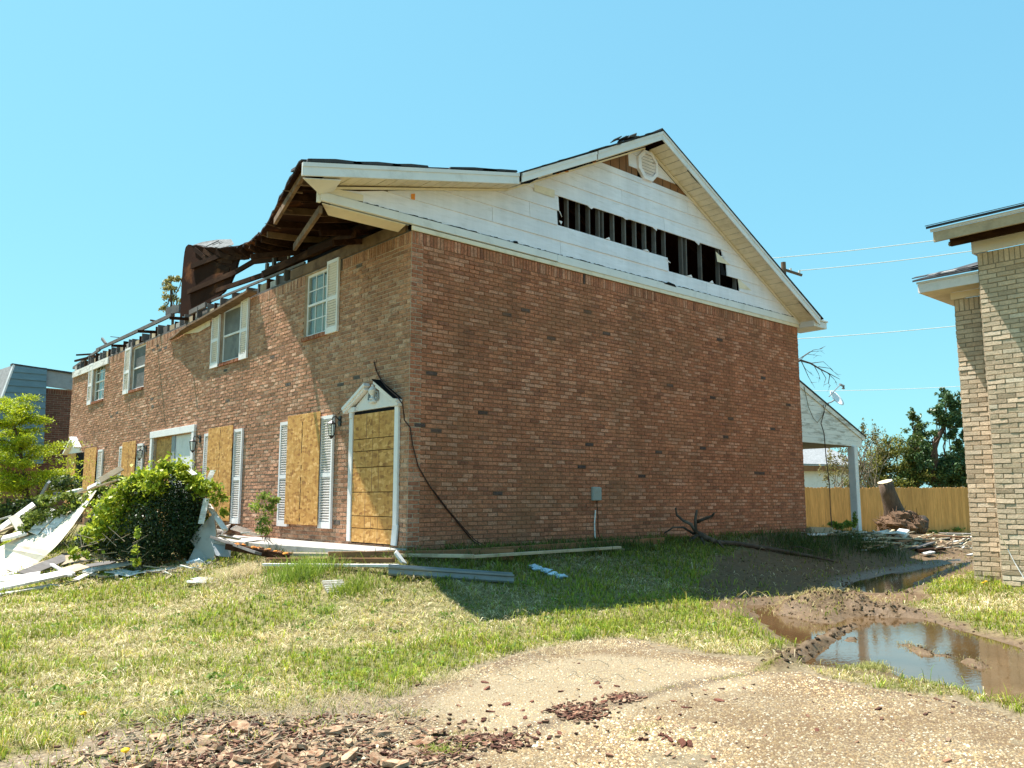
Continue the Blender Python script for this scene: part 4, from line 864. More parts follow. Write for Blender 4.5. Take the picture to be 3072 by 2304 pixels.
# ================================================================== blue mansard building, far left
bb = empty('mansard_building', (2, 27, -.7), 'far building with blue-grey shingled mansard behind the leafy tree', 'building')
zt, zlow = 5.72, 2.0; yb0 = 25.6
for k in range(14):
    t0, t1 = k/14, (k+1)/14; y0 = yb0-.55*(1-t0); y1 = yb0-.55*(1-t1); za, zb2 = zlow+(zt-zlow)*t0, zlow+(zt-zlow)*t1
    xl0 = -1.6+.95*t0; xl1 = -1.6+.95*t1
    MB().add([(xl0, y0-.045, za), (.47, y0-.045, za), (.47, y1-.01, zb2), (xl1, y1-.01, zb2), (xl0, y0+.2, za), (.47, y0+.2, za), (.47, y1+.2, zb2), (xl1, y1+.2, zb2)], [(0,1,2,3),(4,7,6,5),(0,4,5,1),(1,5,6,2),(2,6,7,3),(3,7,4,0)]).build('shingle_course', M_blue, bb)
MB().add([(-1.62, yb0-.6, zlow), (-.66, yb0, zt), (-1.6, yb0+9, zt), (-2.6, yb0+9, zlow)], [(0,1,2,3)]).build('mansard_side', M_asphl, bb)
MB().beam((-1.63, yb0-.62, zlow), (-.66, yb0-.02, zt), .07, .07).build('hip_trim', M_white, bb)
MB().prism([(-.72, yb0-.03, zt+.0), (9, yb0-.03, zt-.62), (9, yb0+.3, zt-.62), (-.72, yb0+.3, zt)], (0, 0, .06)).build('coping', M_asph, bb)
MB().prism([(.48, yb0+.05, zt-.70), (9, yb0+.05, zt-1.3), (9, yb0+.05, zt-.62), (.48, yb0+.05, zt-.08)], (0, .1, 0)).build('fascia_band', M_grey, bb)
MB().box(.48, 9, yb0+.3, yb0+10, -.8, 4.98).build('wall', M_nmortar, bb)
fb = MB(); rz = random.Random(4)
for (a, b, c, d) in brick_cells(.48, 2.6, 0, 4.95, [], .085, .26, .2, rz):
    v_, f_ = brick_vf((a, b, c, d), lambda u, z, o: np.array((u, yb0+.3-o, z)), rz); g = rz.uniform(.7, 1.2); fb.add(v_, f_, (.17*g, .075*g, .055*g))
tag(fb.build('bricks', M_bbrick, bb), kind='stuff')
MB().box(-1.5, .47, yb0+.1, yb0+9, -.8, zlow+.1).build('wall', M_mortar, bb)

# ================================================================== fence and what stands behind the house
FA, FB = np.array((23.9, 7.05, 0)), np.array((28.6, 2.75, 0)); fdir = nrm(FB-FA); fn = np.array((fdir[1], -fdir[0], 0)); flen = np.linalg.norm(FB-FA)
fence = empty('picket_fence', (*((FA+FB)/2)[:2], -.6), 'tall new yellow wooden privacy fence behind the tree stump', 'fence')
s_ = -1.5; k = 0
while s_ < flen+3.2:
    c = FA+fdir*s_; zb = -.66+rb.uniform(-.01, .02); ht = 1.80+rb.uniform(-.015, .015); wd = .134; nrm_ = fdir[1]*0
    a = c-fdir*wd/2; b = c+fdir*wd/2; t = np.array((-fdir[1], fdir[0], 0))*.018; e = .03; tz = rb.uniform(0, .01)
    pts = [a+(0,0,zb), b+(0,0,zb), b+(0,0,zb+ht-e), b-fdir*e+(0,0,zb+ht), a+fdir*e+(0,0,zb+ht), a+(0,0,zb+ht-e)]
    MB().prism([p-t*tz*20 for p in pts], t).build('picket', M_fence, fence); s_ += .1385; k += 1
for zz in (-.35, .3, .95): MB().beam(FA-fdir*1.5+(0,0,zz)+np.array((-fdir[1], fdir[0], 0))*.05, FB+fdir*3+(0,0,zz)+np.array((-fdir[1], fdir[0], 0))*.05, .04, .09).build('rail', M_wtan, fence)

def leaves(name, mat, P, size, cols, parent, up=.3, aspect=.55, jitter=.4, seed=0):
    r = np.random.default_rng(seed); n = len(P); sz = size*(1+jitter*(r.random(n)-.5)*2); d = r.normal(size=(n, 3)); d[:, 2] += up*0; d /= np.linalg.norm(d, axis=1, keepdims=True)
    nn = r.normal(size=(n, 3)); nn[:, 2] += up*2; nn -= (nn*d).sum(1, keepdims=True)*d; nn /= np.linalg.norm(nn, axis=1, keepdims=True); s = np.cross(d, nn)
    L = d*sz[:, None]/2; Wd = s*(sz*aspect)[:, None]/2; fold = nn*(sz*.10)[:, None]
    V = np.stack([P-L, P+Wd*.9-L*.1+fold, P+L, P-Wd*.9-L*.1+fold], 1).reshape(-1, 3); c = np.repeat(cols, 4, 0)
    return fast_mesh(name, V, np.arange(4*n), np.arange(n)*4, mat, c, parent)
def colmix(n, a, b, r, j=.2, pw=1.0): t = r.random((n, 1))**pw; return np.clip((np.array(a)*(1-t)+np.array(b)*t)*(1+j*(r.random((n, 1))-.5)*2), 0, 1)
def clump_points(n, centers, radii, r, shell=.55):
    ci = r.integers(0, len(centers), n); v = r.normal(size=(n, 3)); v /= np.linalg.norm(v, axis=1, keepdims=True); rr = (shell+(1-shell)*r.random(n)); rr = np.where(r.random(n) < .25, r.random(n), rr)
    return np.array(centers)[ci]+v*rr[:, None]*np.array(radii)[ci]
def branch_tree(mb, base, tip, r0, r1, n=6, wob=.05, rr=None):
    rr = rr or rb; pts = []
    for i in range(n+1):
        t = i/n; p = np.array(base)*(1-t)+np.array(tip)*t; 
        if 0 < i: p = p+np.array([rr.uniform(-wob, wob) for _ in range(3)])
        pts.append(p)
    mb.tube(pts, [r0+(r1-r0)*i/n for i in range(n+1)], 6); return pts

# tree stump with its upturned root ball
sb = atd(2690, 1590, 31.0); st = empty('tree_stump', (sb[0], sb[1], -.5), 'sawn-off leaning tree trunk with upturned root ball by the fence', 'tree stump')
top = atd(2655, 1446, 31); low = atd(2688, 1555, 31); mb = MB(); pts = [top, top*.7+low*.3, top*.35+low*.65+np.array((.02, 0, 0)), low, atd(2705, 1580, 31)]
mb.tube(pts+[atd(2735, 1602, 31)], [.26, .28, .33, .42, .6, .85], 12); mb.build('trunk', M_trunk, st, smooth=True)
ax_ = nrm(top-low); e1 = nrm(np.cross(ax_, (0, 0, 1))); e2 = np.cross(ax_, e1); MB().prism([top+(e1*math.cos(t)+e2*math.sin(t))*.265+ax_*.002 for t in np.linspace(0, 2*math.pi, 13)[:-1]], ax_*.02).build('cut_face', M_cut, st)
def lump(c, rx, ry, rz, seed, n=16, m=10, amp=.3):
    r = random.Random(seed); o = Vector((r.random()*50, r.random()*50, 0)); V = []; F = []
    for i in range(m+1):
        th = math.pi*i/m
        for k in range(n):
            ph = 2*math.pi*k/n; d = Vector((math.sin(th)*math.cos(ph), math.sin(th)*math.sin(ph), math.cos(th))); s = 1+amp*mnoise.noise(d*2.2+o)+amp*.6*mnoise.noise(d*6+o)
            V.append((c[0]+d.x*rx*s, c[1]+d.y*ry*s, c[2]+d.z*rz*s))
    for i in range(m):
        for k in range(n): F.append((i*n+k, i*n+(k+1) % n, (i+1)*n+(k+1) % n, (i+1)*n+k))
    return V, F
rc = atd(2703, 1578, 30.6); MB().add(*lump(rc+np.array((0, 0, -.05)), .95, .75, .6, 2, 24, 14, .35)).build('root_ball', M_root, st)
rts = MB()
for i in range(220):
    an = rb.uniform(0, 2*math.pi); el = rb.uniform(-.2, 1.2); d = np.array((math.cos(an)*math.cos(el), math.sin(an)*math.cos(el), math.sin(el)*.8)); p = rc+d*np.array((.9, .7, .55)); t_ = nrm(np.cross(d, (rb.uniform(-1, 1), rb.uniform(-1, 1), 1)))
    L2 = rb.uniform(.15, .55); rts.tube([p-d*.1, p+d*.06+t_*L2*.4, p+d*rb.uniform(-.05, .18)+t_*L2], [.022, .014, .005], 4)
rts.build('roots', M_root, st)

# background trees behind the fence
def bg_tree(name, label, u, vtop, dist, parts, leafn, size, ca, cb, trunk, seed, mat=M_leaf, limbs=5, up=.3, tr=.2):
    r = np.random.default_rng(seed); b = atd(u, 1495, dist); b[2] = -.6; o = empty(name, b, label, 'tree' if 'shrub' not in name else 'shrub'); cs = []; rs = []
    for (pu, pv, ru, rv) in parts: c = atd(pu, pv, dist+r.uniform(-.6, .6)); cs.append(c); k = dist/FPX; rs.append((ru*k, ru*k*.9, rv*k))
    mb = MB(); tp_ = atd(*trunk[-1], dist) if trunk else cs[0]
    if trunk: mb.tube([b]+[atd(*p, dist) for p in trunk], [tr-(tr*.7)*i/len(trunk) for i in range(len(trunk)+1)], 7)
    for c in cs[:14]: branch_tree(mb, (atd(*trunk[rb.randrange(len(trunk))], dist) if trunk else b), c, .035, .012, 5, .1)
    mb.build('trunk', M_trunk, o)
    w_ = np.array([q[0]*q[2] for q in rs]); idx = r.choice(len(cs), leafn, p=w_/w_.sum()); v = r.normal(size=(leafn, 3)); sub = np.array(cs)[:, None]+r.normal(size=(len(cs), 12, 3))*.62*np.array(rs)[:, None]; P = sub[idx, r.integers(0, 12, leafn)]+v*np.array(rs)[idx]*.26
    leaves('crown', mat, P, size, colmix(leafn, ca, cb, r), o, up, .5, .5, seed); return o
bg_tree('broadleaf_tree', 'dark broadleaf tree with crooked trunk rising above the fence by the beige wall', 2815, 1160, 37, [(2845,1195,22,16),(2830,1180,14,10),(2815,1230,18,18),(2862,1235,26,20),(2845,1262,28,18),(2820,1270,14,10),(2795,1235,10,8),(2880,1270,16,12),(2872,1330,13,14),(2800,1300,12,10),(2885,1370,20,24),(2860,1385,26,20),(2830,1400,20,20),(2850,1430,30,28),(2890,1440,20,30),(2820,1440,24,30),(2780,1370,18,30),(2870,1210,20,16),(2850,1300,18,14),(2900,1300,14,14),(2800,1410,40,34),(2870,1410,40,34)], 14000, .15, (.035,.075,.025), (.12,.20,.07), [(2800,1345),(2815,1310),(2830,1285),(2835,1250)], 1, M_leafdull)
bg_tree('conifer_tree', 'dark green pointed evergreen tree rising behind the fence', 2745, 1225, 38, [(2740,1240,9,12),(2745,1262,15,14),(2752,1290,22,18),(2750,1320,28,22),(2745,1355,34,28),(2760,1395,36,30),(2755,1430,38,28),(2720,1440,40,26),(2730,1380,26,24)], 10000, .13, (.04,.08,.02), (.17,.22,.05), [(2745,1400),(2742,1300)], 2, M_leafdull)
bg_tree('olive_shrub', 'yellow-green bushy shrub spilling over the fence behind the stump', 2680, 1300, 38, [(2690,1350,30,26),(2670,1390,40,30),(2720,1410,34,30),(2640,1410,30,30),(2700,1430,50,24),(2600,1440,30,24),(2620,1390,24,26),(2660,1330,16,16),(2755,1360,24,26),(2650,1450,40,18),(2640,1360,20,26),(2590,1400,26,26),(2570,1450,26,18)], 12000, .11, (.14,.15,.03), (.34,.33,.07), None, 3)
bg_tree('thin_shrub', 'thin many-stemmed half-bare shrub seen beneath the porch roof', 2510, 1330, 37, [(2500,1380,20,36),(2530,1400,26,40),(2560,1390,20,40),(2480,1430,16,30),(2600,1330,20,30),(2625,1300,12,30),(2640,1340,18,30),(2590,1280,10,18)], 1500, .12, (.12,.11,.04), (.26,.22,.08), None, 4)
tws = MB(); bsx = atd(2520, 1480, 37)
for i in range(34):
    u = rb.uniform(2470, 2690); v = rb.uniform(1255, 1400); branch_tree(tws, atd(rb.uniform(2490, 2660), 1478, 37+rb.uniform(-.5, .8)), atd(u, v, 37+rb.uniform(-.6, .8)), .024, .006, 6, .09)
tw = empty('bare_stem_shrub', (bsx[0], bsx[1], -.6), 'bundle of tall bare greyish stems rising above the fence', 'shrub'); tws.build('stems', M_twig, tw)
bg_tree('yellowish_tree', 'sparse yellow-leaved treetop showing behind the torn roof edge', 512, 820, 34, [(515,835,12,8),(500,860,13,9),(525,865,14,9),(538,838,9,8),(505,845,9,8),(495,890,11,9),(520,895,12,9),(488,925,11,10),(510,930,12,9),(540,905,10,9)], 900, .13, (.17,.17,.05), (.40,.34,.12), [(518,960),(514,900),(512,850)], 6, tr=.07)
# bare limb reaching out from behind the gable wall
bt_b = atd(2330, 1495, 27.0); bt = empty('bare_tree', (bt_b[0], bt_b[1], -.5), 'bare twiggy tree reaching out behind the gable wall above the porch', 'tree'); mb = MB(); D_ = 25.0
mb.tube([(bt_b[0], bt_b[1], -.6), atd(2330, 1300, 27), atd(2345, 1150, 26.5), atd(2375, 1090, 26)], [.14, .11, .08, .05], 7)
main = [atd(2375,1090,26), atd(2402,1081,D_), atd(2432,1090,D_), atd(2462,1108,D_), atd(2490,1122,D_), atd(2520,1138,D_)]; mb.tube(main, [.05,.035,.028,.022,.014,.006], 5)
for (a, b_, c_) in (((2385,1085),(2430,1055),(2470,1052)),((2400,1082),(2418,1062),(2465,1068)),((2430,1090),(2470,1085),(2500,1112)),((2440,1093),(2455,1120),(2462,1140)),((2462,1108),(2478,1135),(2470,1160)),((2478,1115),(2500,1135),(2512,1150)),((2402,1081),(2415,1105),(2440,1128)),((2405,1085),(2425,1130),(2445,1165)),((2490,1122),(2485,1150),(2492,1158)),((2410,1070),(2440,1050),(2468,1046)),((2455,1100),(2490,1105),(2518,1130))):
    mb.tube([atd(*a, D_), atd(*b_, D_+.2), atd(*c_, D_+.1)], [.013, .009, .003], 4)
    for q in range(2): t_ = rb.uniform(.3, .9); p = np.array(b_)*(1-t_)+np.array(c_)*t_; mb.tube([atd(p[0], p[1], D_+.15), atd(p[0]+rb.uniform(-14, 18), p[1]+rb.uniform(-10, 22), D_+.2)], [.007, .002], 4)
mb.build('branches', M_log, bt)

# white house behind the fence
wb = atd(2470, 1495, 46); wh = empty('white_house', (wb[0], wb[1], -.6), 'low white house with pale shingled roof beyond the fence', 'house')
A1, A2 = atd(2330, 1390, 46), atd(2600, 1392, 49); dd = nrm((A2-A1)*(1,1,0)); bk = np.array((dd[1]*-1, dd[0], 0)); bk = bk if bk@FW > 0 else -bk
def wq(a, b, z0, z1, off, t, mat, nm): MB().prism([np.array((a[0], a[1], z0))+bk*off, np.array((b[0], b[1], z0))+bk*off, np.array((b[0], b[1], z1))+bk*off, np.array((a[0], a[1], z1))+bk*off], bk*t).build(nm, mat, wh)
wq(A1, A2, -.6, 2.35, .5, 6, M_white, 'wall'); wq(A1, A2, 2.25, 2.555, .05, .4, M_wbrown, 'fascia')
MB().prism([np.array((A1[0], A1[1], 2.56)), np.array((A2[0], A2[1], 2.56)), np.array((A2[0], A2[1], 4.4))+bk*4.5, np.array((A1[0], A1[1], 4.4))+bk*4.5], (0, 0, .08)).build('roof', M_asphl, wh)
B1, B2 = atd(2870, 1408, 52), atd(2990, 1410, 52); wh2 = empty('grey_house', (B1[0], B1[1], -.6), 'sliver of a grey house beside the beige brick wall beyond the fence', 'house')
MB().box(B1[0], B1[0]+5, B1[1]-6, B1[1]+1, -.6, 2.0).build('wall', M_conc, wh2); MB().prism([(B1[0]-.4, B1[1]+1.4, 2.0), (B1[0]+5, B1[1]+1.4, 2.0), (B1[0]+5, B1[1]-6, 2.0), (B1[0]-.4, B1[1]-6, 2.0)], (0, 0, .25)).build('roof', M_asphl, wh2)

# utility pole and wires
pb = atd(2349, 1495, 45); pl = empty('utility_pole', (pb[0], pb[1], -.6), 'wooden utility pole with short crossarm behind the roof slope', 'utility pole')
ptop = atd(2350, 787, 45); MB().tube([(ptop[0], ptop[1], -.6), ptop], [.17, .13], 9).build('pole', M_pole, pl); MB().beam(atd(2350, 808, 45), atd(2406, 826, 45), .11, .12).build('crossarm', M_pole, pl)
for (u, v) in ((2372,812),(2398,818)): MB().tube([atd(u, v, 45), atd(u, v-7, 45)], .06, 6).build('insulator', M_ceramic, pl)
def wire(a, b, da, db, label, r=.017, sag=.2):
    p, q = atd(*a, da), atd(*b, db); pts = [p*(1-t)+q*t+np.array((0, 0, -sag*4*t*(1-t))) for t in np.linspace(0, 1, 14)]; tag(MB().tube(pts, r, 5).build('power_line', M_wire), label, 'power line')
wire((2300,776),(3300,645), 45, 40, 'topmost pale power line running past the pole top', .02); wire((2395,812),(3300,690), 45, 40, 'second pale power line leaving the pole crossarm', .02)
wire((2200,1026),(3300,927), 40, 36, 'white cable crossing the sky below the eave corner', .017); wire((2300,1172),(3300,1126), 36, 33, 'lowest thin wire crossing behind the satellite dish', .011)

# satellite dish on the porch roof
dsb = aty(2485, 1212, .9); dish = empty('satellite_dish', dsb, 'small white satellite dish on the porch roof edge', 'satellite dish'); dc = aty(2506, 1198, .8); ax = nrm(.84*(.66*RT+.75*UP)-.54*FW)
e1 = nrm(np.cross(ax, (0, 1, 0))); e2 = np.cross(ax, e1); V_ = []; F_ = []; n = 20; rings = [0, .4, .75, 1.0]
for j, rr in enumerate(rings):
    for k in range(n): t = 2*math.pi*k/n; V_.append(dc+(e1*math.cos(t)*.25+e2*math.sin(t)*.25)*rr+ax*(rr*rr*.065))
for j in range(3):
    for k in range(n): F_.append((j*n+k, j*n+(k+1) % n, (j+1)*n+(k+1) % n, (j+1)*n+k))
V2 = [v-ax*.012 for v in V_]; F2 = [tuple(4*n+i for i in f[::-1]) for f in F_]; rim = [(3*n+k, 3*n+(k+1) % n, 4*n+3*n+(k+1) % n, 4*n+3*n+k) for k in range(n)]
MB().add(V_+V2, F_+F2+rim).build('reflector', M_ceramic, dish, smooth=True, fixn=False)
MB().tube([dc-ax*.02, dc-ax*.10+np.array((-.08, 0, -.02)), dsb+np.array((0, 0, .03)), dsb+np.array((0, 0, -.12))], .02, 6).build('mast', M_grey, dish)
MB().tube([aty(2487,1190,.75), aty(2510,1165,.7), aty(2524,1152,.7)], .014, 6).build('feed_arm', M_grey, dish); MB().tube([aty(2519,1153,.7), aty(2531,1158,.68), aty(2530,1166,.68)], [.03, .035, .045], 8).build('receiver', M_grey, dish)
# cables on the house
tag(MB().tube([atx(u, v, x) for u, v, x in ((1122,1085,-.03),(1128,1110,-.03),(1140,1135,-.04),(1160,1162,-.13),(1190,1188,-.17),(1208,1212,-.12),(1213,1260,-.06))]+[np.array((.0, -.04, 1.75)), np.array((.05, -.035, 1.5))]+[aty(u, v, -.03) for u, v in ((1255,1400),(1290,1460),(1330,1515),(1375,1570),(1418,1622))]+[np.array((1.45, -.12, -.12))], .0105, 6).build('dangling_cable', M_cable), 'dark brown cable looping round the corner door pediment and down the gable wall', 'cable')
tag(MB().tube([aty(u, v, -.045) for u, v in ((1300,1470),(1345,1530),(1390,1582),(1424,1620))]+[np.array((1.5, -.15, -.1))], .007, 5).build('dangling_cable', M_cable), 'thinner brown cable alongside the main one low on the gable wall', 'cable')
tag(MB().tube([atx(u, v, -.04) for u, v in ((1013,1243),(1025,1232),(1043,1222))], .006, 5).build('lamp_wire', M_cable), 'short dark wire between the wall lamp and the pediment', 'wire')
tag(MB().tube([aty(u, v, y) for u, v, y in ((2470,1215,.05),(2473,1235,.0),(2463,1270,0),(2472,1300,0),(2478,1370,0),(2488,1450,-.1),(2492,1540,-.3),(2500,1620,-.5),(2503,1660,-.6))], .012, 5).build('hanging_wire', M_cable), 'thin dark wire hanging from porch gable down to the ground', 'wire')
tag(MB().tube([aty(u, v, .06) for u, v in ((2412,1160),(2425,1220),(2440,1255),(2452,1268),(2466,1250),(2478,1215))], .009, 5).build('hanging_wire', M_twig), 'pale looped wire slack across the porch gable siding', 'wire')

# ================================================================== debris
def depth_of(p): return float((np.asarray(p)-CAM)@FW)
def plank(label, a, ha, b, hb, w, t, mat, roll=0.0, name='plank', cat='plank', da=None, db=None, group=None, skew=None, bevel=.003):
    p = ground(*a, ha) if da is None else atd(*a, da); q = ground(*b, hb) if db is None else atd(*b, db)
    m_ = MB(); m_.beam(p, q, w, t, roll=roll, skew=rb.uniform(-.02, .02) if skew is None else skew); o = m_.build(name, mat, bevel=bevel); return tag(o, label, cat, group)
# along the porch and gable base
plank('reddish brown board on edge along the porch slab corner', (985,1672), .12, (1540,1664), .10, .045, .15, M_wbrown)
plank('brown weathered board lying along the gable wall foot', (1330,1664), .08, (1990,1622), .05, .05, .12, M_wbrown)
plank('long pale lumber running past the corner below the door', (775,1662), .17, (1420,1668), .17, .09, .045, M_wtan)
plank('pale thin lumber half hidden in shaded grass by gable wall', (1390,1672), .13, (1860,1642), .10, .09, .04, M_wtan)
plank('short pale lath in the shaded grass near meter box', (1690,1655), .03, (1870,1648), .03, .06, .03, M_wtan)
plank('white painted trim board below the long pale lumber', (790,1694), .12, (1190,1697), .13, .09, .035, M_dwhite)
plank('dark brown timber tucked between lumber and white trim', (800,1680), .12, (1180,1681), .12, .06, .06, M_wbrown)
plank('grey broken gutter board tilting down beside the porch', (637,1612), .42, (775,1660), .22, .10, .04, M_wgrey, roll=.3)
plank('white leaning stick propped against the second boarded window', (622,1512), 0, (676,1590), 0, .09, .03, M_dwhite, da=14.0, db=13.4)
# rotten timber with orange decay
rt_ = MB(); p, q = ground(690,1640,.30), ground(868,1672,.12); rt_.beam(p, q, .10, .09, skew=.05); rto = rt_.build('rotten_timber', M_wdark); tag(rto, 'dark rotted timber with orange crumbling edges by the porch slab', 'timber'); ORG[rto.name] = np.array(rto.location)
for k in range(16): t = rb.random()**.8; c = p*(1-t)+q*t+np.array((rb.uniform(-.04, .04), rb.uniform(-.05, .05), .05)); MB().add(*lump(c, .045, .035, .02, k, 7, 5, .6)).build('decayed_wood', M_orange if k % 2 else M_wbrown, rto)
# metal gutter run
g0, g1 = ground(1165,1712,.10), ground(1540,1737,.07); ga = nrm(g1-g0); gs = nrm(np.cross(ga, (0, 0, 1))); gm = MB(); prof = [(-.075,.09),(-.075,-.02),(-.055,-.06),(.05,-.06),(.07,-.03),(.06,.03),(.085,.05),(.085,.075),(.078,.075),(.076,.055),(.052,.032),(.062,-.027),(.047,-.053),(-.052,-.053),(-.068,-.018),(-.068,.09)]
gm.add([e+gs*x+np.array((0, 0, 1))*z*.85 for e in (g0, g1) for x, z in prof], [(i, (i+1) % 16, 16+(i+1) % 16, 16+i) for i in range(16)]); go = gm.build('fallen_gutter', M_grey); tag(go, 'blue-grey metal gutter lying in the shaded grass by the porch', 'gutter')
plank('small white casing offcut leaning on the lumber by the door', (1186,1655), .22, (1212,1690), .08, .10, .03, M_dwhite, name='trim_offcut', cat='offcut')
def slat_panel(label, u, v, n, L, pitch, yaw, tilt, name='louver_fragment', mat=M_dwhite, h=.03, par_d=None, spread=.0):
    c = ground(u, v, h) if par_d is None else atd(u, v, par_d); e = empty(name, c, label, 'shutter fragment'); a = np.array((math.cos(yaw), math.sin(yaw), 0)); b = np.array((-math.sin(yaw)*math.cos(tilt), math.cos(yaw)*math.cos(tilt), math.sin(tilt)))
    for k in range(n): j = rb.uniform(-spread, spread); o_ = c+b*(k-n/2)*pitch; MB().beam(o_-a*L/2+a*j, o_+a*L/2+a*j+b*rb.uniform(-spread, spread)*.4, pitch*.92, .008, roll=.35+rb.uniform(-.1, .1)+tilt).build('slat', mat, e)
    return e
slat_panel('white louvered shutter scrap lying in the grass near the shadow edge', 1003, 1758, 6, .26, .05, -.2, .45)
slat_panel('fan of white vinyl slats lying in the lawn beside the dry grass', 622, 1740, 9, .42, .035, -.75, .15, spread=.06, mat=M_wsiding)
slat_panel('piece of white shutter leaning against the second boarded window', 633, 1425, 7, .20, .03, -1.5, 1.2, par_d=14.2)
slat_panel('broken shutter strip standing beside the vine-covered bush', 612, 1530, 14, .13, .03, -1.2, 1.35, par_d=13.6)
sp_ = empty('bent_gutter_piece', ground(668,1672,.05), 'bent grey metal gutter piece with sunlit stripes below the porch debris', 'gutter')
c = ground(665,1690,.0); c0 = atd(640,1625,depth_of(c)); c1 = atd(697,1632,depth_of(c)-.1); c2 = atd(690,1672,depth_of(c)-.2); c3 = atd(655,1668,depth_of(c)-.2)
MB().prism([c0, c1, c2, c3], (-.02, .05, .01)).build('panel', M_grey, sp_); MB().beam(c0, c1, .06, .04).build('lip', M_grey, sp_)
for k, (u, v, uu, vv, w_) in enumerate(((630,1592,668,1600,.16),(672,1590,706,1578,.18),(700,1582,748,1596,.14),(735,1598,780,1606,.15),(655,1606,720,1618,.10))):
    plank(('jagged white board scrap at the left end of the porch slab','upright white board scrap standing on the porch slab','tilted white trim scrap on the porch slab','flat white trim scrap near the wall shrub','narrow white lath lying over the rotten timber')[k], (u, v), .24+.02*k, (uu, vv), .10+.02*k, w_, .02, M_dwhite, roll=(.6, 1.1, .5, .1, .2)[k], name='white_scrap', cat='scrap')
# grey sheet hanging upright beside the bush
gd = depth_of(ground(612,1690)); gp = [atd(u, v, gd+k) for u, v, k in ((640,1540,.35),(648,1600,.2),(642,1690,0),(560,1692,.05),(585,1640,.25),(570,1620,.3),(600,1580,.35))]
tag(MB().prism(gp, (.04, .05, 0)).build('torn_wallboard', M_conc), 'torn grey wallboard sheet standing at the right side of the bush', 'wallboard')
tag(MB().prism([atd(u, v, gd-.15) for u, v in ((560,1690),(600,1678),(622,1695),(600,1700))], (0, .05, .02)).build('plastic_scrap', M_bluebit), 'crumpled pale plastic scrap at the foot of the grey wallboard', 'plastic')
# curved sheet of roof sheathing at the left
e0 = [(73,1714),(152,1654),(203,1597),(244,1540),(272,1498),(287,1474)]; e1_ = [(-60,1668),(40,1622),(110,1596),(165,1566),(232,1514),(262,1476)]
dA = depth_of(ground(73,1714)); n = len(e0); A_ = [atd(u, v, dA+.16*i) for i, (u, v) in enumerate(e0)]; B_ = [atd(u, v, dA+.85+.14*i) for i, (u, v) in enumerate(e1_)]
A_ = [ground(-60,1760,.04)]+A_; B_ = [ground(-190,1712,.05)]+B_; A2_, B2_ = catmull(A_, 4), catmull(B_, 4); m_ = MB(); n = len(A2_); V_ = []
for a, b in zip(A2_, B2_): V_ += [a, b, b+np.array((.012, -.008, .016)), a+np.array((.012, -.008, .016))]
m_.add(V_, [(4*i+k, 4*i+(k+1) % 4, 4*(i+1)+(k+1) % 4, 4*(i+1)+k) for i in range(n-1) for k in range(4)]+[(0,1,2,3), (4*n-4, 4*n-3, 4*n-2, 4*n-1)])
M_sheet = pm('whitewashed_sheathing', (.60,.54,.44), var=.12, scale=3, rough=.75, bump=.15, dirt=(.42,.33,.22), dirt_amt=.6, dirt_scale=2.2, dirt_lo=.52, dirt_hi=.66, stretch=(1,1,2))
tag(m_.build('curved_sheathing', M_sheet), 'large pale curved sheathing panel sweeping up against the bush', 'panel')
LD = [('wide white siding panel lying flat under the curved sheet', (-30,1742), .06, (120,1722), .10, .36, .015, M_wsiding, .2), ('wide tan plywood panel behind the grey weathered plank', (110,1702), .10, (240,1668), .14, .5, .012, M_wtan, .3), ('broad grey panel under the bush foot', (235,1702), .06, (350,1684), .08, .42, .012, M_wgrey, .25), ('broad white clapboard sheet left of the fan of slats', (420,1716), .03, (540,1702), .05, .26, .012, M_wsiding, .2), ('broad white fascia board lying along the lawn edge at far left', (-40,1768), .10, (212,1716), .17, .24, .035, M_dwhite, .3),
 ('second white fascia board under the broad one at the lawn edge', (-40,1790), .03, (150,1757), .03, .14, .03, M_dwhite, 0),
 ('short white stick lying across the broad fascia board', (155,1693), .22, (212,1728), .14, .06, .03, M_dwhite, 0),
 ('white plank pointing right in front of the bush', (253,1714), .10, (405,1686), .12, .13, .035, M_dwhite, .6),
 ('tan plywood offcut behind the short white stick', (187,1716), .12, (252,1696), .14, .30, .015, M_wtan, .3),
 ('grey weathered plank below the curved panel edge', (70,1722), .12, (215,1664), .16, .22, .02, M_wgrey, .5),
 ('slanting pale batten with one end in the lawn', (228,1740), .03, (284,1712), .08, .12, .03, M_wsiding, 0),
 ('short white flat trim right of the slanting batten', (345,1712), .06, (402,1724), .04, .2, .012, M_dwhite, .35),
 ('narrow lath in front of the bush foot', (330,1728), .03, (420,1712), .04, .04, .02, M_wsiding, 0),
 ('grey plank end under the bush foot left side', (205,1690), .10, (300,1676), .10, .14, .02, M_wgrey, 0),
 ('tan lath beside the grey plank under the bush', (240,1680), .08, (330,1690), .05, .05, .03, M_wtan, 0)]
for l, a, ha, b, hb, w_, t_, mt, ro in LD: plank(l, a, ha, b, hb, w_, t_, mt, roll=-ro*.6)
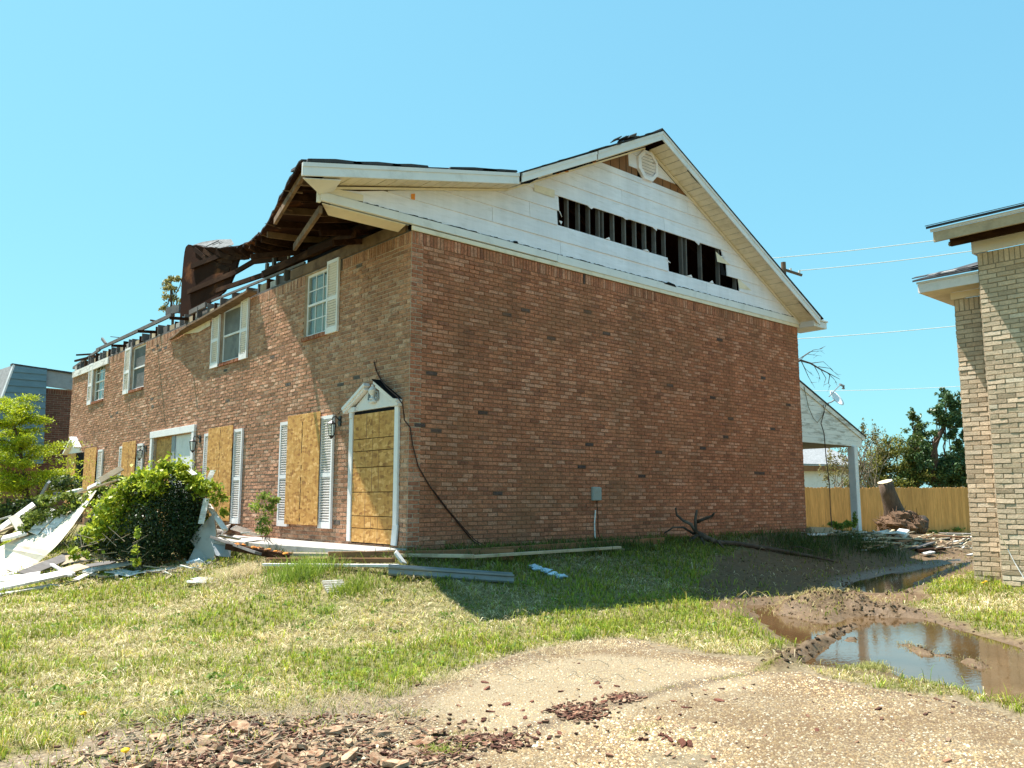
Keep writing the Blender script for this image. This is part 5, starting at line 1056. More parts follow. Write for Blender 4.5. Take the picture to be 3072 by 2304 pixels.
LD2 = [('white beam slanting up at the far left of the rubble', (0,1588), (103,1513), 17.2, 17.6, .18, .05, M_dwhite, .5), ('pale yellow board crossing the white slanting beam', (38,1548), (74,1606), 17.0, 16.8, .18, .03, M_cream, .4),
 ('white block lying flat beyond the curved panel', (6,1616), (78,1598), 16.4, 16.6, .35, .05, M_wsiding, .15), ('grey wood piece left of the white block', (-10,1600), (45,1578), 17.0, 17.2, .12, .04, M_wtan, .1), ('upright blue-grey stick in the rubble below the leafy tree', (117,1498), (147,1446), 18, 18, .09, .05, M_grey, .4),
 ('pale lath leaning behind the curved panel', (98,1600), (166,1530), 16.4, 16.8, .22, .02, M_wsiding, .5), ('second pale lath leaning behind the curved panel', (135,1602), (190,1545), 16.2, 16.5, .18, .02, M_wsiding, .5),
 ('pale plank poking up above the bush toward the shutters', (300,1442), (366,1404), 15.6, 15.8, .13, .03, M_wtan, .9), ('dark green metal strip resting on top of the bush', (414,1419), (463,1428), 14.2, 14.0, .10, .02, M_grey, .3),
 ('grey plank lying level behind the curved panel top', (166,1480), (255,1482), 17.4, 17.0, .10, .05, M_wgrey, 0), ('lower grey plank behind the curved panel top', (140,1492), (208,1496), 17.2, 17.0, .08, .04, M_wgrey, 0),
 ('white scrap in the rubble above the curved panel', (208,1476), (240,1470), 17.0, 16.8, .14, .05, M_dwhite, .3), ('pale batten pointing at the bush top', (235,1478), (352,1440), 16.4, 15.6, .04, .03, M_wtan, 0), ('white chip among leaves right of the curved panel top', (262,1466), (290,1452), 16.0, 16.0, .10, .02, M_dwhite, .8),
 ('dark teal trim strip at the bush top right', (548,1395), (585,1425), 14.0, 13.8, .08, .02, M_grey, .5), ('low white plank end at the far left edge', (-30,1568), (34,1548), 17.6, 17.6, .08, .04, M_dwhite, .2)]
for l, a, b, da, db, w_, t_, mt, ro in LD2: plank(l, a, 0, b, 0, w_, t_, mt, roll=-ro, da=da, db=db)
# rubble to the rear right
RD = [('long pale lath across the rubble in front of the fence', (2599,1612), (2801,1621), .10, .04, M_wtan), ('wide brown board in the rubble beside the beige wall', (2787,1606), (2902,1612), .28, .04, M_wbrown), ('short tan board slanting against the wide brown board', (2864,1634), (2902,1610), .14, .04, M_wtan),
 ('white lath slanting beside the beige wall base', (2876,1632), (2924,1606), .09, .03, M_dwhite), ('grey plank lying in front of the rubble pile', (2740,1645), (2795,1628), .20, .04, M_wgrey), ('thin long batten behind the wide brown board', (2630,1606), (2890,1606), .08, .04, M_wtan), ('white flat scrap below the root ball', (2633,1598), (2688,1598), .22, .05, M_dwhite),
 ('white block right of the root ball foot', (2698,1608), (2713,1594), .25, .12, M_dwhite), ('grey lath along the fence foot near the beige wall', (2818,1600), (2922,1603), .08, .05, M_wgrey), ('pale scrap left of the porch post foot', (2497,1592), (2540,1598), .16, .05, M_dwhite), ('tan log half buried by the house corner', (2425,1594), (2492,1596), .2, .16, M_wtan),
 ('white board edge under the tan log', (2425,1604), (2475,1603), .10, .03, M_dwhite), ('white chip in the sunny mud', (2772,1662), (2798,1656), .12, .04, M_dwhite), ('second white chip in the sunny mud by the grass', (2840,1682), (2880,1680), .10, .03, M_dwhite), ('pale chip lying at the beige wall foot', (2905,1666), (2925,1662), .10, .04, M_dwhite),
 ('small brown offcut in the middle of the rubble', (2690,1626), (2730,1622), .12, .05, M_wbrown), ('pale thin stick in front of the root ball', (2610,1624), (2700,1630), .05, .03, M_wtan), ('grey chunk of wood under the grey plank', (2760,1652), (2830,1646), .14, .06, M_wdark)]
for l, a, b, w_, t_, mt in RD: plank(l, a, .06, b, .08, w_, t_, mt, roll=rb.uniform(-.3, .3))
chips = MB()
for k in range(420):
    u = rb.uniform(2425, 2925); v = rb.uniform(1596, 1650); 
    if u < 2560 and v > 1606: continue
    p = ground(u, v, .02); an = rb.uniform(0, 6.28); L2 = rb.uniform(.06, .4); chips.beam(p, p+np.array((math.cos(an)*L2, math.sin(an)*L2, rb.uniform(0, .08))), rb.uniform(.02, .08), .02, col=random.choice([(.5,.42,.3),(.3,.2,.12),(.62,.6,.55),(.2,.15,.1),(.42,.33,.2)]))
M_chip = pm('mixed_wood_chips', (.4,.3,.2), attr=True, var=.2, rough=.9, bump=0)
tag(chips.build('splintered_debris', M_chip), 'litter of splintered wood and trim between post and beige wall', 'debris', kind='stuff')
chips = MB()
for k in range(150):
    u = rb.uniform(-20, 640); v = rb.uniform(1668, 1738) if u > 200 else rb.uniform(1700, 1760); p = ground(u, v, .02); an = rb.uniform(0, 6.28); L2 = rb.uniform(.05, .4); chips.beam(p, p+np.array((math.cos(an)*L2, math.sin(an)*L2, rb.uniform(-.01, .08))), rb.uniform(.015, .06), .015, col=random.choice([(.5,.42,.3),(.62,.6,.55),(.3,.24,.17),(.7,.69,.66),(.2,.16,.12)]))
tag(chips.build('splintered_debris', M_chip), 'litter of splinters along the lawn edge at left', 'debris', kind='stuff')
for k, (u, v) in enumerate(((1600,1700),(1615,1706),(1640,1712),(1662,1722),(1682,1728))):
    p = ground(u, v, .03); MB_ = MB().add(*lump(p, .10, .07, .03, 40+k, 9, 6, .7)); tag(MB_.build('plastic_scrap', M_bluebit), ('leftmost','second','middle','fourth','rightmost')[k]+' of the five pale blue plastic shreds in the shaded lawn, from left', 'plastic', 'blue plastic shreds in the shaded grass')

# fallen branch with forked roots by the gable wall
fd_ = depth_of(ground(2085,1632)); br = empty('fallen_branch', ground(2085,1632), 'dead forked branch and root lying against the gable wall', 'branch'); mb = MB()
mb.tube([atd(2088,1598,fd_)]+[ground(u, v, h) for u, v, h in ((2150,1628,.06),(2210,1630,.06),(2330,1650,.05),(2430,1668,.04),(2515,1686,.05))], [.055,.05,.045,.04,.032,.02], 8); mb.build('stem', M_log, br, smooth=True); mb = MB()
for pts, r0 in (([(2090,1600),(2072,1572),(2050,1562),(2030,1545),(2027,1524)], .05), ([(2088,1596),(2086,1560),(2090,1530)], .05), ([(2090,1566),(2110,1558),(2136,1548),(2142,1540)], .05), ([(2082,1602),(2050,1582),(2020,1582),(1992,1600)], .035), ([(2092,1604),(2070,1622),(2058,1640)], .05), ([(2100,1606),(2112,1630),(2124,1650)], .05), ([(2150,1622),(2168,1640),(2178,1652)], .035), ([(2340,1646),(2400,1640),(2440,1652),(2432,1662)], .016), ([(2470,1672),(2500,1664),(2520,1660)], .014), ([(2430,1652),(2450,1645),(2468,1648)], .012)):
    dd_ = fd_ if pts[0][0] < 2200 else depth_of(ground(*pts[0])); mb = MB(); mb.tube([atd(u, v, dd_+rb.uniform(-.1, .1)) for u, v in pts], [r0*.7*(1-.6*i/len(pts)) for i in range(len(pts))], 6); mb.build('fork', M_log, br, smooth=True)

# ================================================================== shrubs
bc = ground(455, 1692); bush = empty('vine_covered_bush', (-2.05, 4.4, gz1(-2.05, 4.4)), 'large rounded bush overgrown with bright yellow-green vine', 'bush')
def pd(u, v, d): return atd(u, v, d)
bd = 13.9; r = np.random.default_rng(21)
cs = [pd(u, v, bd+k) for u, v, k in ((500,1470,0),(430,1480,.1),(540,1520,-.1),(460,1560,-.3),(380,1520,.2),(560,1590,-.2),(500,1620,-.35),(400,1600,-.2),(330,1550,.2),(300,1600,.1),(580,1640,-.1),(440,1650,-.3),(340,1640,0),(480,1520,.6),(420,1600,.6),(540,1620,.5),(270,1620,.2),(575,1500,.1),(590,1560,.1),(560,1540,.3))]
rs = [np.array(q)*bd/FPX for q in ((70,70,60),(70,70,60),(60,70,70),(80,80,70),(70,70,65),(50,60,70),(80,80,65),(80,80,70),(60,60,60),(50,50,55),(40,50,45),(80,70,40),(60,60,45),(80,80,80),(90,90,80),(70,70,60),(45,45,45),(45,60,55),(36,55,55),(60,70,60))]
P = clump_points(42000, cs, rs, r, .5); P = P[P[:, 2] > -.52]
leaves('foliage', M_leafdull, P, .042, colmix(len(P), (.012,.025,.008), (.05,.085,.022), r), bush, .3, .6, .4, 1)
top_ = [(470,1425,40,18),(430,1430,40,22),(390,1455,44,26),(520,1410,40,16),(560,1430,36,20),(350,1490,44,34),(310,1530,44,40),(340,1560,50,44),(300,1590,40,40),(400,1510,54,40),(460,1460,50,26),(590,1455,34,24),(610,1470,26,20),(500,1398,26,12),(545,1402,20,10),(380,1570,50,34),(270,1600,30,30),(450,1500,50,24),(320,1630,40,24)]
cv = [pd(u, v, bd-.25+rb.uniform(-.1, .35)) for u, v, *_ in top_]; rv = [np.array((q[2], q[2]*.8, q[3]))*bd/FPX for q in top_]
P = clump_points(5200, cv, rv, r, .45); spr = r.random(len(P)) < .2; P[spr] += r.normal(size=(spr.sum(), 3))*.10
leaves('vine_leaves', M_leaf, P, .072, colmix(len(P), (.16,.25,.02), (.56,.60,.05), r), bush, .5, .75, .4, 2)
mb = MB()
for i in range(46): c = cs[rb.randrange(13)]; branch_tree(mb, np.array((-2.05+rb.uniform(-.5, .5), 4.4+rb.uniform(-.5, .5), -.45)), c+np.array([rb.uniform(-.3, .3) for _ in range(3)]), .018, .005, 5, .05)
for i in range(30): u = rb.uniform(240, 420); p = pd(u, rb.uniform(1600, 1690), 13.2); mb.tube([p, p+np.array((rb.uniform(-.3, .3), rb.uniform(-.2, .2), rb.uniform(-.1, .3)))], [.006, .003], 4)
mb.build('stems', M_twig, bush)
def small_plant(name, label, cat, pts, d, n, size, ca, cb, seed, base, mat=M_leaf, shell=.3, stems=10):
    r = np.random.default_rng(seed); b = ground(*base); o = empty(name, b, label, cat); cs = [atd(u, v, d) for u, v, *_ in pts]; rs = [np.array((q[2], q[2], q[3]))*d/FPX for q in pts]
    P = clump_points(n, cs, rs, r, shell); leaves('foliage', mat, P, size, colmix(n, ca, cb, r), o, .4, .65, .4, seed)
    mb = MB()
    for i in range(stems): branch_tree(mb, b+np.array((rb.uniform(-.1, .1), rb.uniform(-.1, .1), 0)), cs[rb.randrange(len(cs))], .010, .003, 4, .03)
    mb.build('stems', M_twig, o); return o
small_plant('wall_shrub', 'small leafy shrub growing against the wall between two boarded windows', 'shrub', [(790,1490,26,18),(770,1520,30,20),(810,1525,26,22),(795,1560,30,22),(790,1590,30,16),(825,1500,18,12)], 13.1, 700, .055, (.09,.15,.025), (.36,.42,.07), 31, (790,1612))
small_plant('trailing_vine', 'bright vine trailing in front of the second boarded window', 'vine', [(650,1460,26,16),(665,1490,22,20),(640,1500,20,22),(672,1535,16,16),(632,1450,24,14),(625,1560,14,20)], 13.7, 330, .08, (.16,.24,.02), (.46,.50,.05), 32, (640,1600), stems=6)
small_plant('hanging_vine', 'yellow-green vine strand hanging down the front of the dark bush', 'vine', [(412,1600,8,24),(405,1650,12,20),(408,1685,18,14),(220,1650,20,14),(225,1672,16,12),(255,1660,14,12)], 12.9, 240, .075, (.18,.26,.02), (.48,.52,.05), 33, (410,1694), stems=6)
small_plant('low_shrub', 'low leafy shrub growing through the rubble behind the curved panel', 'shrub', [(180,1540,40,24),(230,1520,40,24),(110,1550,40,26),(270,1500,34,26),(140,1500,34,20),(90,1585,34,18),(205,1490,40,16),(300,1470,30,18),(345,1440,36,16)], 16.6, 3000, .075, (.05,.085,.02), (.30,.36,.05), 34, (180,1640))
small_plant('dark_hedge', 'dark undergrowth at the far left below the leafy tree', 'shrub', [(20,1530,60,40),(100,1520,60,34),(60,1560,60,30),(190,1450,50,26)], 18.5, 2200, .08, (.03,.05,.015), (.10,.15,.03), 35, (60,1620))
small_plant('porch_weeds', 'leafy green weeds at the foot of the porch post', 'weeds', [(2520,1578,24,10),(2545,1572,18,10),(2500,1572,14,8),(2565,1560,7,24)], 20.0, 420, .09, (.10,.18,.03), (.34,.40,.06), 36, (2530,1592))
small_plant('fence_weeds', 'patch of green weeds along the fence foot by the beige wall', 'weeds', [(2870,1588,26,8),(2830,1592,20,6),(2800,1594,20,5)], 33.0, 240, .12, (.14,.20,.04), (.34,.38,.08), 37, (2860,1602))
# feathery bright tree at the left edge
tb = np.array((-3.1, 13.2, 0)); tb[2] = gz1(tb[0], tb[1]); ft = empty('feathery_tree', tb, 'feathery bright green young tree in front of the far building', 'tree'); td = 19.6; r = np.random.default_rng(8); mb = MB()
trunk = [tb, atd(90,1540,td), atd(78,1450,td), atd(62,1360,td), atd(45,1280,td), atd(38,1215,td)]; mb.tube(trunk, [.06,.05,.04,.03,.018,.006], 7); PL = []
for i in range(74):
    t = r.random()**.85; k = int(t*4.99); b = trunk[k]*(1-(t*5-k))+trunk[min(k+1, 5)]*(t*5-k); an = r.uniform(0, 2*math.pi); reach = (1.5-1.05*t)*r.uniform(.5, 1.25)
    e = b+np.array((math.cos(an)*reach, math.sin(an)*reach, r.uniform(.0, .38)*(1.1-.4*t))); mid = (b+e)/2+np.array((0, 0, .10)); mb.tube([b, mid, e, e+np.array((math.cos(an)*.14, math.sin(an)*.14, -.06))], [.014, .010, .006, .002], 4)
    for q in range(10):
        s = .25+.75*q/9; c = b*(1-s)**2+2*mid*s*(1-s)+e*s*s; n_ = int(r.integers(16, 60)); PL.append(c+r.normal(size=(n_, 3))*np.array((.11, .11, .035)))
for (u, v, n_, sx, sz) in ((120,1440,500,.5,.12),(30,1480,500,.5,.14),(195,1385,220,.26,.05),(190,1330,200,.24,.04),(0,1370,400,.5,.16),(170,1430,300,.3,.06),(205,1470,240,.25,.06)):
    PL.append(atd(u, v, td)+r.normal(size=(n_, 3))*np.array((sx, sx, sz)))
P = np.concatenate(PL); mb.build('trunk', M_trunk, ft); leaves('crown', M_leaf, P, .064, colmix(len(P), (.17,.27,.012), (.62,.66,.03), r), ft, .5, .38, .4, 5)

# ================================================================== grass
def blade_mesh(name, P, Hh, Wd, lean, col0, col1, mat, seed, label=None, cat=None, parent=None, kind='stuff', origin=None):
    r = np.random.default_rng(seed); n = len(P); an = r.random(n)*2*math.pi; s = np.stack([np.cos(an), np.sin(an), np.zeros(n)], 1); la = r.random(n)*2*math.pi; l = np.stack([np.cos(la), np.sin(la), np.zeros(n)], 1)*(Hh*lean)[:, None]; z = np.zeros((n, 3)); z[:, 2] = Hh
    b0, b1 = P-s*Wd[:, None]/2, P+s*Wd[:, None]/2; m = P+z*.62+l*.35; m0, m1 = m-s*Wd[:, None]*.38, m+s*Wd[:, None]*.38; t = P+z*np.maximum(.15, 1-.45*lean)[:, None]+l
    V = np.stack([b0, b1, m1, m0, t], 1).reshape(-1, 3); base = np.arange(n)[:, None]*5; loops = np.concatenate([base+np.array([[0,1,2,3]]), base+np.array([[3,2,4]])], 1).ravel(); st_ = np.stack([np.arange(n)*7, np.arange(n)*7+4], 1).ravel()
    C_ = np.stack([col0, col0, col1, col1, col1], 1).reshape(-1, 3); return fast_mesh(name, V, loops, st_, mat, C_, parent, False, label, cat, kind, origin)
def grass_density(x, y):
    d = np.ones(x.shape); de = drive_edge(x, y); d *= sm((de-.02)/.10); d *= 1-(.93-.5*sm((4.2-x)/2.5)*(y > -3.9))*sm((mud_mask(x, y)-.25)/.5); d *= 1-.9*sm((dirt_mask(x, y)-.3)/.5)
    for poly in (PUD_A, PUD_B): d *= (sdist(x, y, poly) > .02)
    d *= ~((x > -.02) & (x < W_+.02) & (y > -.02)); d *= ~((x > -1.06) & (x < .1) & (y > .1) & (y < 6.5)); d *= ~((x > NX-.02) & (y < y_near)) ; d *= ~((x > NX+.48) & (y < y_far))
    d *= gz(x, y) > ZP+.012; return d
def make_grass(N, seed):
    r = np.random.default_rng(seed); rr = 4.6+(24-4.6)*r.random(N)**1.35; an = YAW+np.radians(r.uniform(-52, 44, N)); x = CAM[0]+rr*np.sin(an); y = CAM[1]+rr*np.cos(an)
    cs_ = .11; qx, qy = np.floor(x/cs_), np.floor(y/cs_); hx = np.modf(np.abs(np.sin(qx*127.1+qy*311.7)*43758.5))[0]; hy = np.modf(np.abs(np.sin(qx*269.5+qy*183.3)*43758.5))[0]; pull = np.where(r.random(N) < .55, .62, 0); x = x+((qx+hx)*cs_-x)*pull; y = y+((qy+hy)*cs_-y)*pull
    k = r.random(N) < grass_density(x, y); x, y, rr = x[k], y[k], rr[k]; n = len(x); z = gz(x, y)-.004
    dry = fbm(x, y, .75, 21); fine_ = fbm(x, y, 3.5, 31)
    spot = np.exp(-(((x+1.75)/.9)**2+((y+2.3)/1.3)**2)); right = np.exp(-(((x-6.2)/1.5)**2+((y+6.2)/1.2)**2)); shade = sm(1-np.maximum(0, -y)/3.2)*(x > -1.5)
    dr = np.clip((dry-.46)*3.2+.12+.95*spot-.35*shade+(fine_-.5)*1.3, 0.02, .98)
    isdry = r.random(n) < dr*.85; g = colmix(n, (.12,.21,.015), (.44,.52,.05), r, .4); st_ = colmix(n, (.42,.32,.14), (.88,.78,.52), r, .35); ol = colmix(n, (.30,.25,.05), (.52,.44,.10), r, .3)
    c1 = np.where(isdry[:, None], np.where((r.random(n) < .75)[:, None], st_, ol), np.where((r.random(n) < .75)[:, None], g, ol)); deep = shade[:, None]*.62; c1 = c1*(1-deep)+np.array((.06,.06,.024))*deep; c0 = c1*np.array((.8,.75,.7))  # blades by the gable darkened: its shade mixed into their colour
    tuft = sm((fbm(x, y, 1.9, 41)-.52)/.14); h = .035+.05*r.random(n)+.06*tuft*r.random(n)+.05*shade*r.random(n); h = np.where(isdry, h*.75, h); cl = np.modf(np.abs(np.sin(np.floor(x/.11)*91.7+np.floor(y/.11)*47.3)*9137.7))[0]; h *= (.6+.9*cl); h *= np.where(r.random(n) < .05, 1.7, 1); c1 = c1*(.72+.5*cl[:, None]); c0 = c1*np.array((.6,.55,.5))
    edge = drive_edge(x, y); h *= np.clip(.55+edge*2.0, .5, 1); w_ = (.0034+.0026*r.random(n))*np.clip(rr/6.5, .9, 2.6); lean = np.where(isdry, .8+1.6*r.random(n), .2+1.0*r.random(n))
    return np.stack([x, y, z], 1), h, w_, lean, c0, c1
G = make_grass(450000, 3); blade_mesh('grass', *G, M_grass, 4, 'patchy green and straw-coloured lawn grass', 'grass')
# flat broad-leaved weeds and dead thatch in the lawn
r = np.random.default_rng(77); PW = []
for q in range(150):
    u, v = r.uniform(-50, 2300), r.uniform(1740, 2200); c = ground(u, v)
    if grass_density(np.array([c[0]]), np.array([c[1]]))[0] < .8: continue
    n_ = int(r.integers(8, 26)); o_ = r.normal(size=(n_, 3))*np.array((.05, .05, .008)); p = c+o_; p[:, 2] = gz(p[:, 0], p[:, 1])+.03+.02*r.random(n_); PW.append(p)
PW = np.concatenate(PW); tag(leaves('lawn_weeds', M_leaf, PW, .035, colmix(len(PW), (.08,.15,.02), (.24,.34,.05), r), None, 1.2, .7, .4, 78), 'small broad-leaved weeds scattered in the lawn', 'weeds', kind='stuff')
# taller tufts that stand out
def tuft(label, u, v, n, rad, h, ca, cb, seed, lean=.7, name='grass_tuft', wd=.006, cat='grass tuft', ell=(1, 1)):
    r = np.random.default_rng(seed); c = ground(u, v); P = np.zeros((n, 3)); q = r.normal(size=(n, 2))*rad*np.array(ell); P[:, 0] = c[0]+q[:, 0]; P[:, 1] = c[1]+q[:, 1]; P[:, 2] = gz(P[:, 0], P[:, 1])-.01
    c1 = colmix(n, ca, cb, r, .25); hh = h*(.45+.75*r.random(n)); return blade_mesh(name, P, hh, np.full(n, wd), lean*(.4+1.1*r.random(n)), c1*.8, c1, M_grass, seed+1, label, cat, None, 'stuff', (c[0], c[1], gz1(c[0], c[1])))
GR, GB, DR, DB = (.11,.19,.02), (.36,.46,.06), (.42,.33,.17), (.72,.62,.40)
tuft('tall green grass clump in front of the lumber left of the louver scrap', 900, 1735, 900, .22, .34, GR, GB, 51)
tuft('smaller bright green grass clump right of the louver scrap', 1060, 1775, 500, .14, .22, (.13,.2,.02), (.34,.40,.05), 53)
tuft('small green tuft in the straw patch below the louver scrap', 975, 1838, 110, .05, .14, GR, GB, 55)
tuft('dry tan grass heap under the bent gutter piece', 720, 1728, 900, .26, .22, DR, DB, 57, 1.2, 'dry_grass', .005, 'dry grass', (1.2, .8)); tuft('dry grass fringe between the bush foot and the gutter piece', 560, 1712, 600, .28, .16, DR, DB, 59, 1.4, 'dry_grass', .005, 'dry grass', (.7, 1.2))
tuft('straw tussock at the left top corner of the driveway', 1340, 2040, 500, .16, .10, DR, DB, 61, 1.4, 'dry_grass', .004, 'dry grass', (1.3, .7)); tuft('matted straw edge along the top of the driveway', 1720, 1950, 900, .28, .08, DR, DB, 63, 1.5, 'dry_grass', .004, 'dry grass', (1.4, .6)); tuft('straw fringe above the bark pile', 960, 2110, 700, .24, .11, DR, (.5,.43,.28), 65, 1.4, 'dry_grass', .004, 'dry grass', (1.2, .7))
tuft('green tuft at the lawn tip above the driveway', 1730, 1915, 260, .07, .12, GR, GB, 67); tuft('green tuft in the driveway crack near bottom centre', 1310, 2262, 260, .055, .08, (.16,.22,.03), (.36,.40,.06), 69, .9, wd=.0035); tuft('low green weeds in the driveway joint at left', 1230, 2150, 300, .10, .06, (.18,.22,.03), (.38,.38,.08), 71, .9, wd=.0035, ell=(1.2, .6)); tuft('second strip of weeds along the driveway joint', 1420, 2215, 300, .10, .05, (.2,.22,.04), (.36,.34,.08), 73, .9, wd=.0035, ell=(1.2, .6))
tuft('grass spit sticking out into the puddle', 2600, 2005, 420, .13, .09, (.2,.22,.05), (.42,.40,.14), 75, .9, ell=(1.3, .6)); tuft('green weeds growing at the beige wall foot', 2965, 1745, 500, .16, .26, (.13,.19,.03), (.34,.38,.07), 77, .6)
tuft('dark tall weeds at the house corner in shade', 2420, 1640, 1100, .55, .32, (.04,.07,.015), (.11,.15,.035), 79, .7, wd=.01, ell=(1.2, .6)); tuft('shaded weeds along the gable wall foot near the meter', 1830, 1648, 700, .4, .26, (.04,.07,.015), (.12,.16,.04), 81, .7, wd=.008, ell=(1.6, .5)); tuft('shaded weeds along the gable wall foot below the cable', 1500, 1668, 500, .35, .22, (.04,.07,.015), (.12,.16,.04), 83, .7, wd=.008, ell=(1.4, .5))  # greens set darker here, the wall's shade put into the weed colour
tuft('trampled dry grass on the mud mound between the puddles', 2470, 1812, 2600, .36, .09, (.28,.24,.07), (.60,.50,.24), 85, 1.3, 'dry_grass', .006, 'dry grass', (1.3, .6)); tuft('scattered grass on the wet ridge at the right', 2840, 1975, 300, .35, .07, (.25,.22,.10), (.4,.36,.16), 87, 1.0, wd=.005, ell=(1.2, .6)); tuft('straw and grass bank in the middle of the puddle', 2585, 1918, 300, .16, .05, (.2,.17,.07), (.42,.36,.18), 99, 1.2, wd=.005, ell=(1.5, .4)); tuft('thin grass line along the sunken ridge in the puddle', 2700, 1930, 420, .3, .06, (.22,.2,.08), (.46,.4,.18), 95, 1.2, wd=.005, ell=(1.4, .4)); tuft('drowned straw at the near puddle shore', 2760, 2062, 500, .3, .05, (.2,.22,.05), (.46,.42,.18), 97, 1.1, wd=.004, ell=(1.3, .35))
tuft('tall shaded weeds beside the porch post', 2590, 1640, 900, .5, .3, (.04,.065,.015), (.10,.13,.03), 89, .7, wd=.011, ell=(1.0, .7))  # post weeds darkened in colour for the shade around them
tuft('lush grass edge right of the shadow tip', 1900, 1870, 500, .35, .12, (.16,.2,.03), (.36,.36,.08), 91, .6, ell=(1.6, .4))
for k, (u, v, n_) in enumerate(((1175,2128,160),(1290,2178,140),(1365,2205,150),(1495,2225,130),(1850,2092,110),(2010,2068,150),(2190,2038,200),(2300,2010,260),(1930,2195,90),(2060,2225,80))):
    tuft(('driveway joint weeds at its left end','driveway joint weeds just right of the left end','sparse joint weeds above the dark bark heap at bottom','weeds at the fork of the driveway joint','weeds by the upper small bark heap','weeds along the middle of the right-hand driveway joint','weeds on the right-hand joint nearing the lawn','weeds where the joint meets the muddy ridge','single weed in the lower right gravel','small weed beside the lower right bark crumbs')[k], u, v, n_, .06, .05, (.17,.19,.03), (.40,.38,.10), 120+2*k, 1.0, 'joint_weeds', .0035, 'weeds', (1.8, .5))
# dandelions
for k, (u, v) in enumerate(((250,2150),(376,2262),(2950,1752),(2958,1748))):
    c = ground(u, v, .05); f = empty('dandelion', (c[0], c[1], gz1(c[0], c[1])), ('yellow dandelion in the lawn at lower left','yellow dandelion among the straw stems at the bottom left','yellow dandelion near the beige wall','second yellow dandelion touching its neighbour by the beige wall')[k], 'flower')
    MB().add(*lump(c+np.array((0, 0, .02)), .022, .022, .012, k, 9, 5, .4)).build('bloom', M_flower, f); MB().tube([c+np.array((0, 0, .015)), c+np.array((.01, 0, -.06))], .003, 4).build('stem', M_grass, f)

M_chip2 = pm('mud_clod', (.1,.07,.04), attr=True, var=.3, scale=20, rough=.85, bump=.5, bscale=60)
# straw stems and litter on the ground
sl_ = MB(); r = random.Random(5)
for k in range(700):
    if k < 420: u, v = r.uniform(300, 1300), r.uniform(2095, 2300)
    elif k < 560: u, v = r.uniform(1200, 2000), r.uniform(1930, 2060)
    else: u, v = r.uniform(470, 840), r.uniform(1680, 1760)
    p = ground(u, v, .01); an = r.uniform(0, 6.28); L2 = r.uniform(.04, .20); sl_.tube([p, p+np.array((math.cos(an)*L2*.5, math.sin(an)*L2*.5, r.uniform(.005, .05))), p+np.array((math.cos(an)*L2, math.sin(an)*L2, r.uniform(0, .05)))], [.0022, .002, .001], 3, caps=False)
tag(sl_.build('straw_litter', M_twig, fixn=False), 'dead straw stems strewn over lawn edge and driveway', 'straw', kind='stuff')
# clods of churned mud round the puddles
cl_ = MB(); r = random.Random(23)
def cpx(line, z, n, sd, s0, s1, cols):
    for k in range(n):
        i = r.randrange(len(line)-1); t = r.random(); x = line[i][0]*(1-t)+line[i+1][0]*t+r.gauss(0, sd); y = line[i][1]*(1-t)+line[i+1][1]*t+r.gauss(0, sd); g = gz1(x, y); s_ = r.uniform(s0, s1); f = r.uniform(.7, 1.35); c_ = cols[r.randrange(len(cols))]
        cl_.add(*lump((x, y, g+s_*.15), s_, s_*r.uniform(.6, 1.1), s_*r.uniform(.4, .8), k, 6, 4, .8), col=tuple(q*f for q in c_))
MC = [(.085,.052,.026), (.13,.085,.045), (.20,.135,.075)]
cpx(RUT1, 0, 100, .06, .005, .028, [(.05,.03,.015), (.085,.052,.026)]); cpx(RUT2, 0, 170, .10, .005, .015, MC); cpx(MOUND, 0, 380, .24, .008, .026, MC); cpx(PUD_B[:12]+PUD_B[:1], 0, 220, .15, .006, .018, MC); cpx(PUD_A, 0, 160, .2, .008, .026, MC[:2])
cpx(P2([(2100,1790),(2250,1740),(2450,1690),(2700,1660),(2880,1650)], -.6), 0, 260, .45, .008, .028, MC[:2])
tag(cl_.build('mud_clods', M_chip2, fixn=False), 'crumbled mud clods round the puddles and ruts', 'mud', kind='stuff')
# bark chips
def chip_mesh(seed, mat):
    r = random.Random(seed); n = r.randint(6, 8); L2, W2 = 1.0, r.uniform(.35, .62); top = []; bot = []
    for k in range(n):
        a = 2*math.pi*k/n+r.uniform(-.2, .2); q = r.uniform(.78, 1.1); x, y = math.cos(a)*L2/2*q, math.sin(a)*W2/2*q; bot.append((x, y, r.uniform(-.02, .02))); top.append((x*r.uniform(.85, 1.02), y*r.uniform(.8, 1.02), r.uniform(.12, .2)))
    V = bot+top+[(r.uniform(-.15, .15), r.uniform(-.08, .08), r.uniform(.15, .22))]; F = [tuple(range(n))[::-1]]+[(k, (k+1) % n, n+(k+1) % n, n+k) for k in range(n)]+[(n+k, n+(k+1) % n, 2*n) for k in range(n)]
    me = bpy.data.meshes.new('bark_chip'); me.from_pydata(V, [], F); me.materials.append(mat); me.update(); return me
CB = [chip_mesh(s, M_bark) for s in range(8)]; CR = [chip_mesh(s+20, M_barkr) for s in range(6)]; r = random.Random(17)
def chip(u, v, size, kinds, label, group, lift=0.0, tilt=.35):
    p = ground(u, v); de = float(drive_edge(np.array([p[0]]), np.array([p[1]]))[0]); z = float(drive_z(np.array([p[0]]), np.array([p[1]]))[0]) if de < -.01 else gz1(p[0], p[1])
    o = bpy.data.objects.new('bark_chip', r.choice(kinds)); COL.objects.link(o); o.location = (p[0], p[1], z+lift-.002); o.rotation_euler = (r.uniform(-tilt, tilt), r.uniform(-tilt, tilt), r.uniform(0, 6.28)); o.scale = (size, size*r.uniform(.8, 1.2), size*r.uniform(.6, 1.1)); tag(o, label, 'bark chip', group)
k = 0
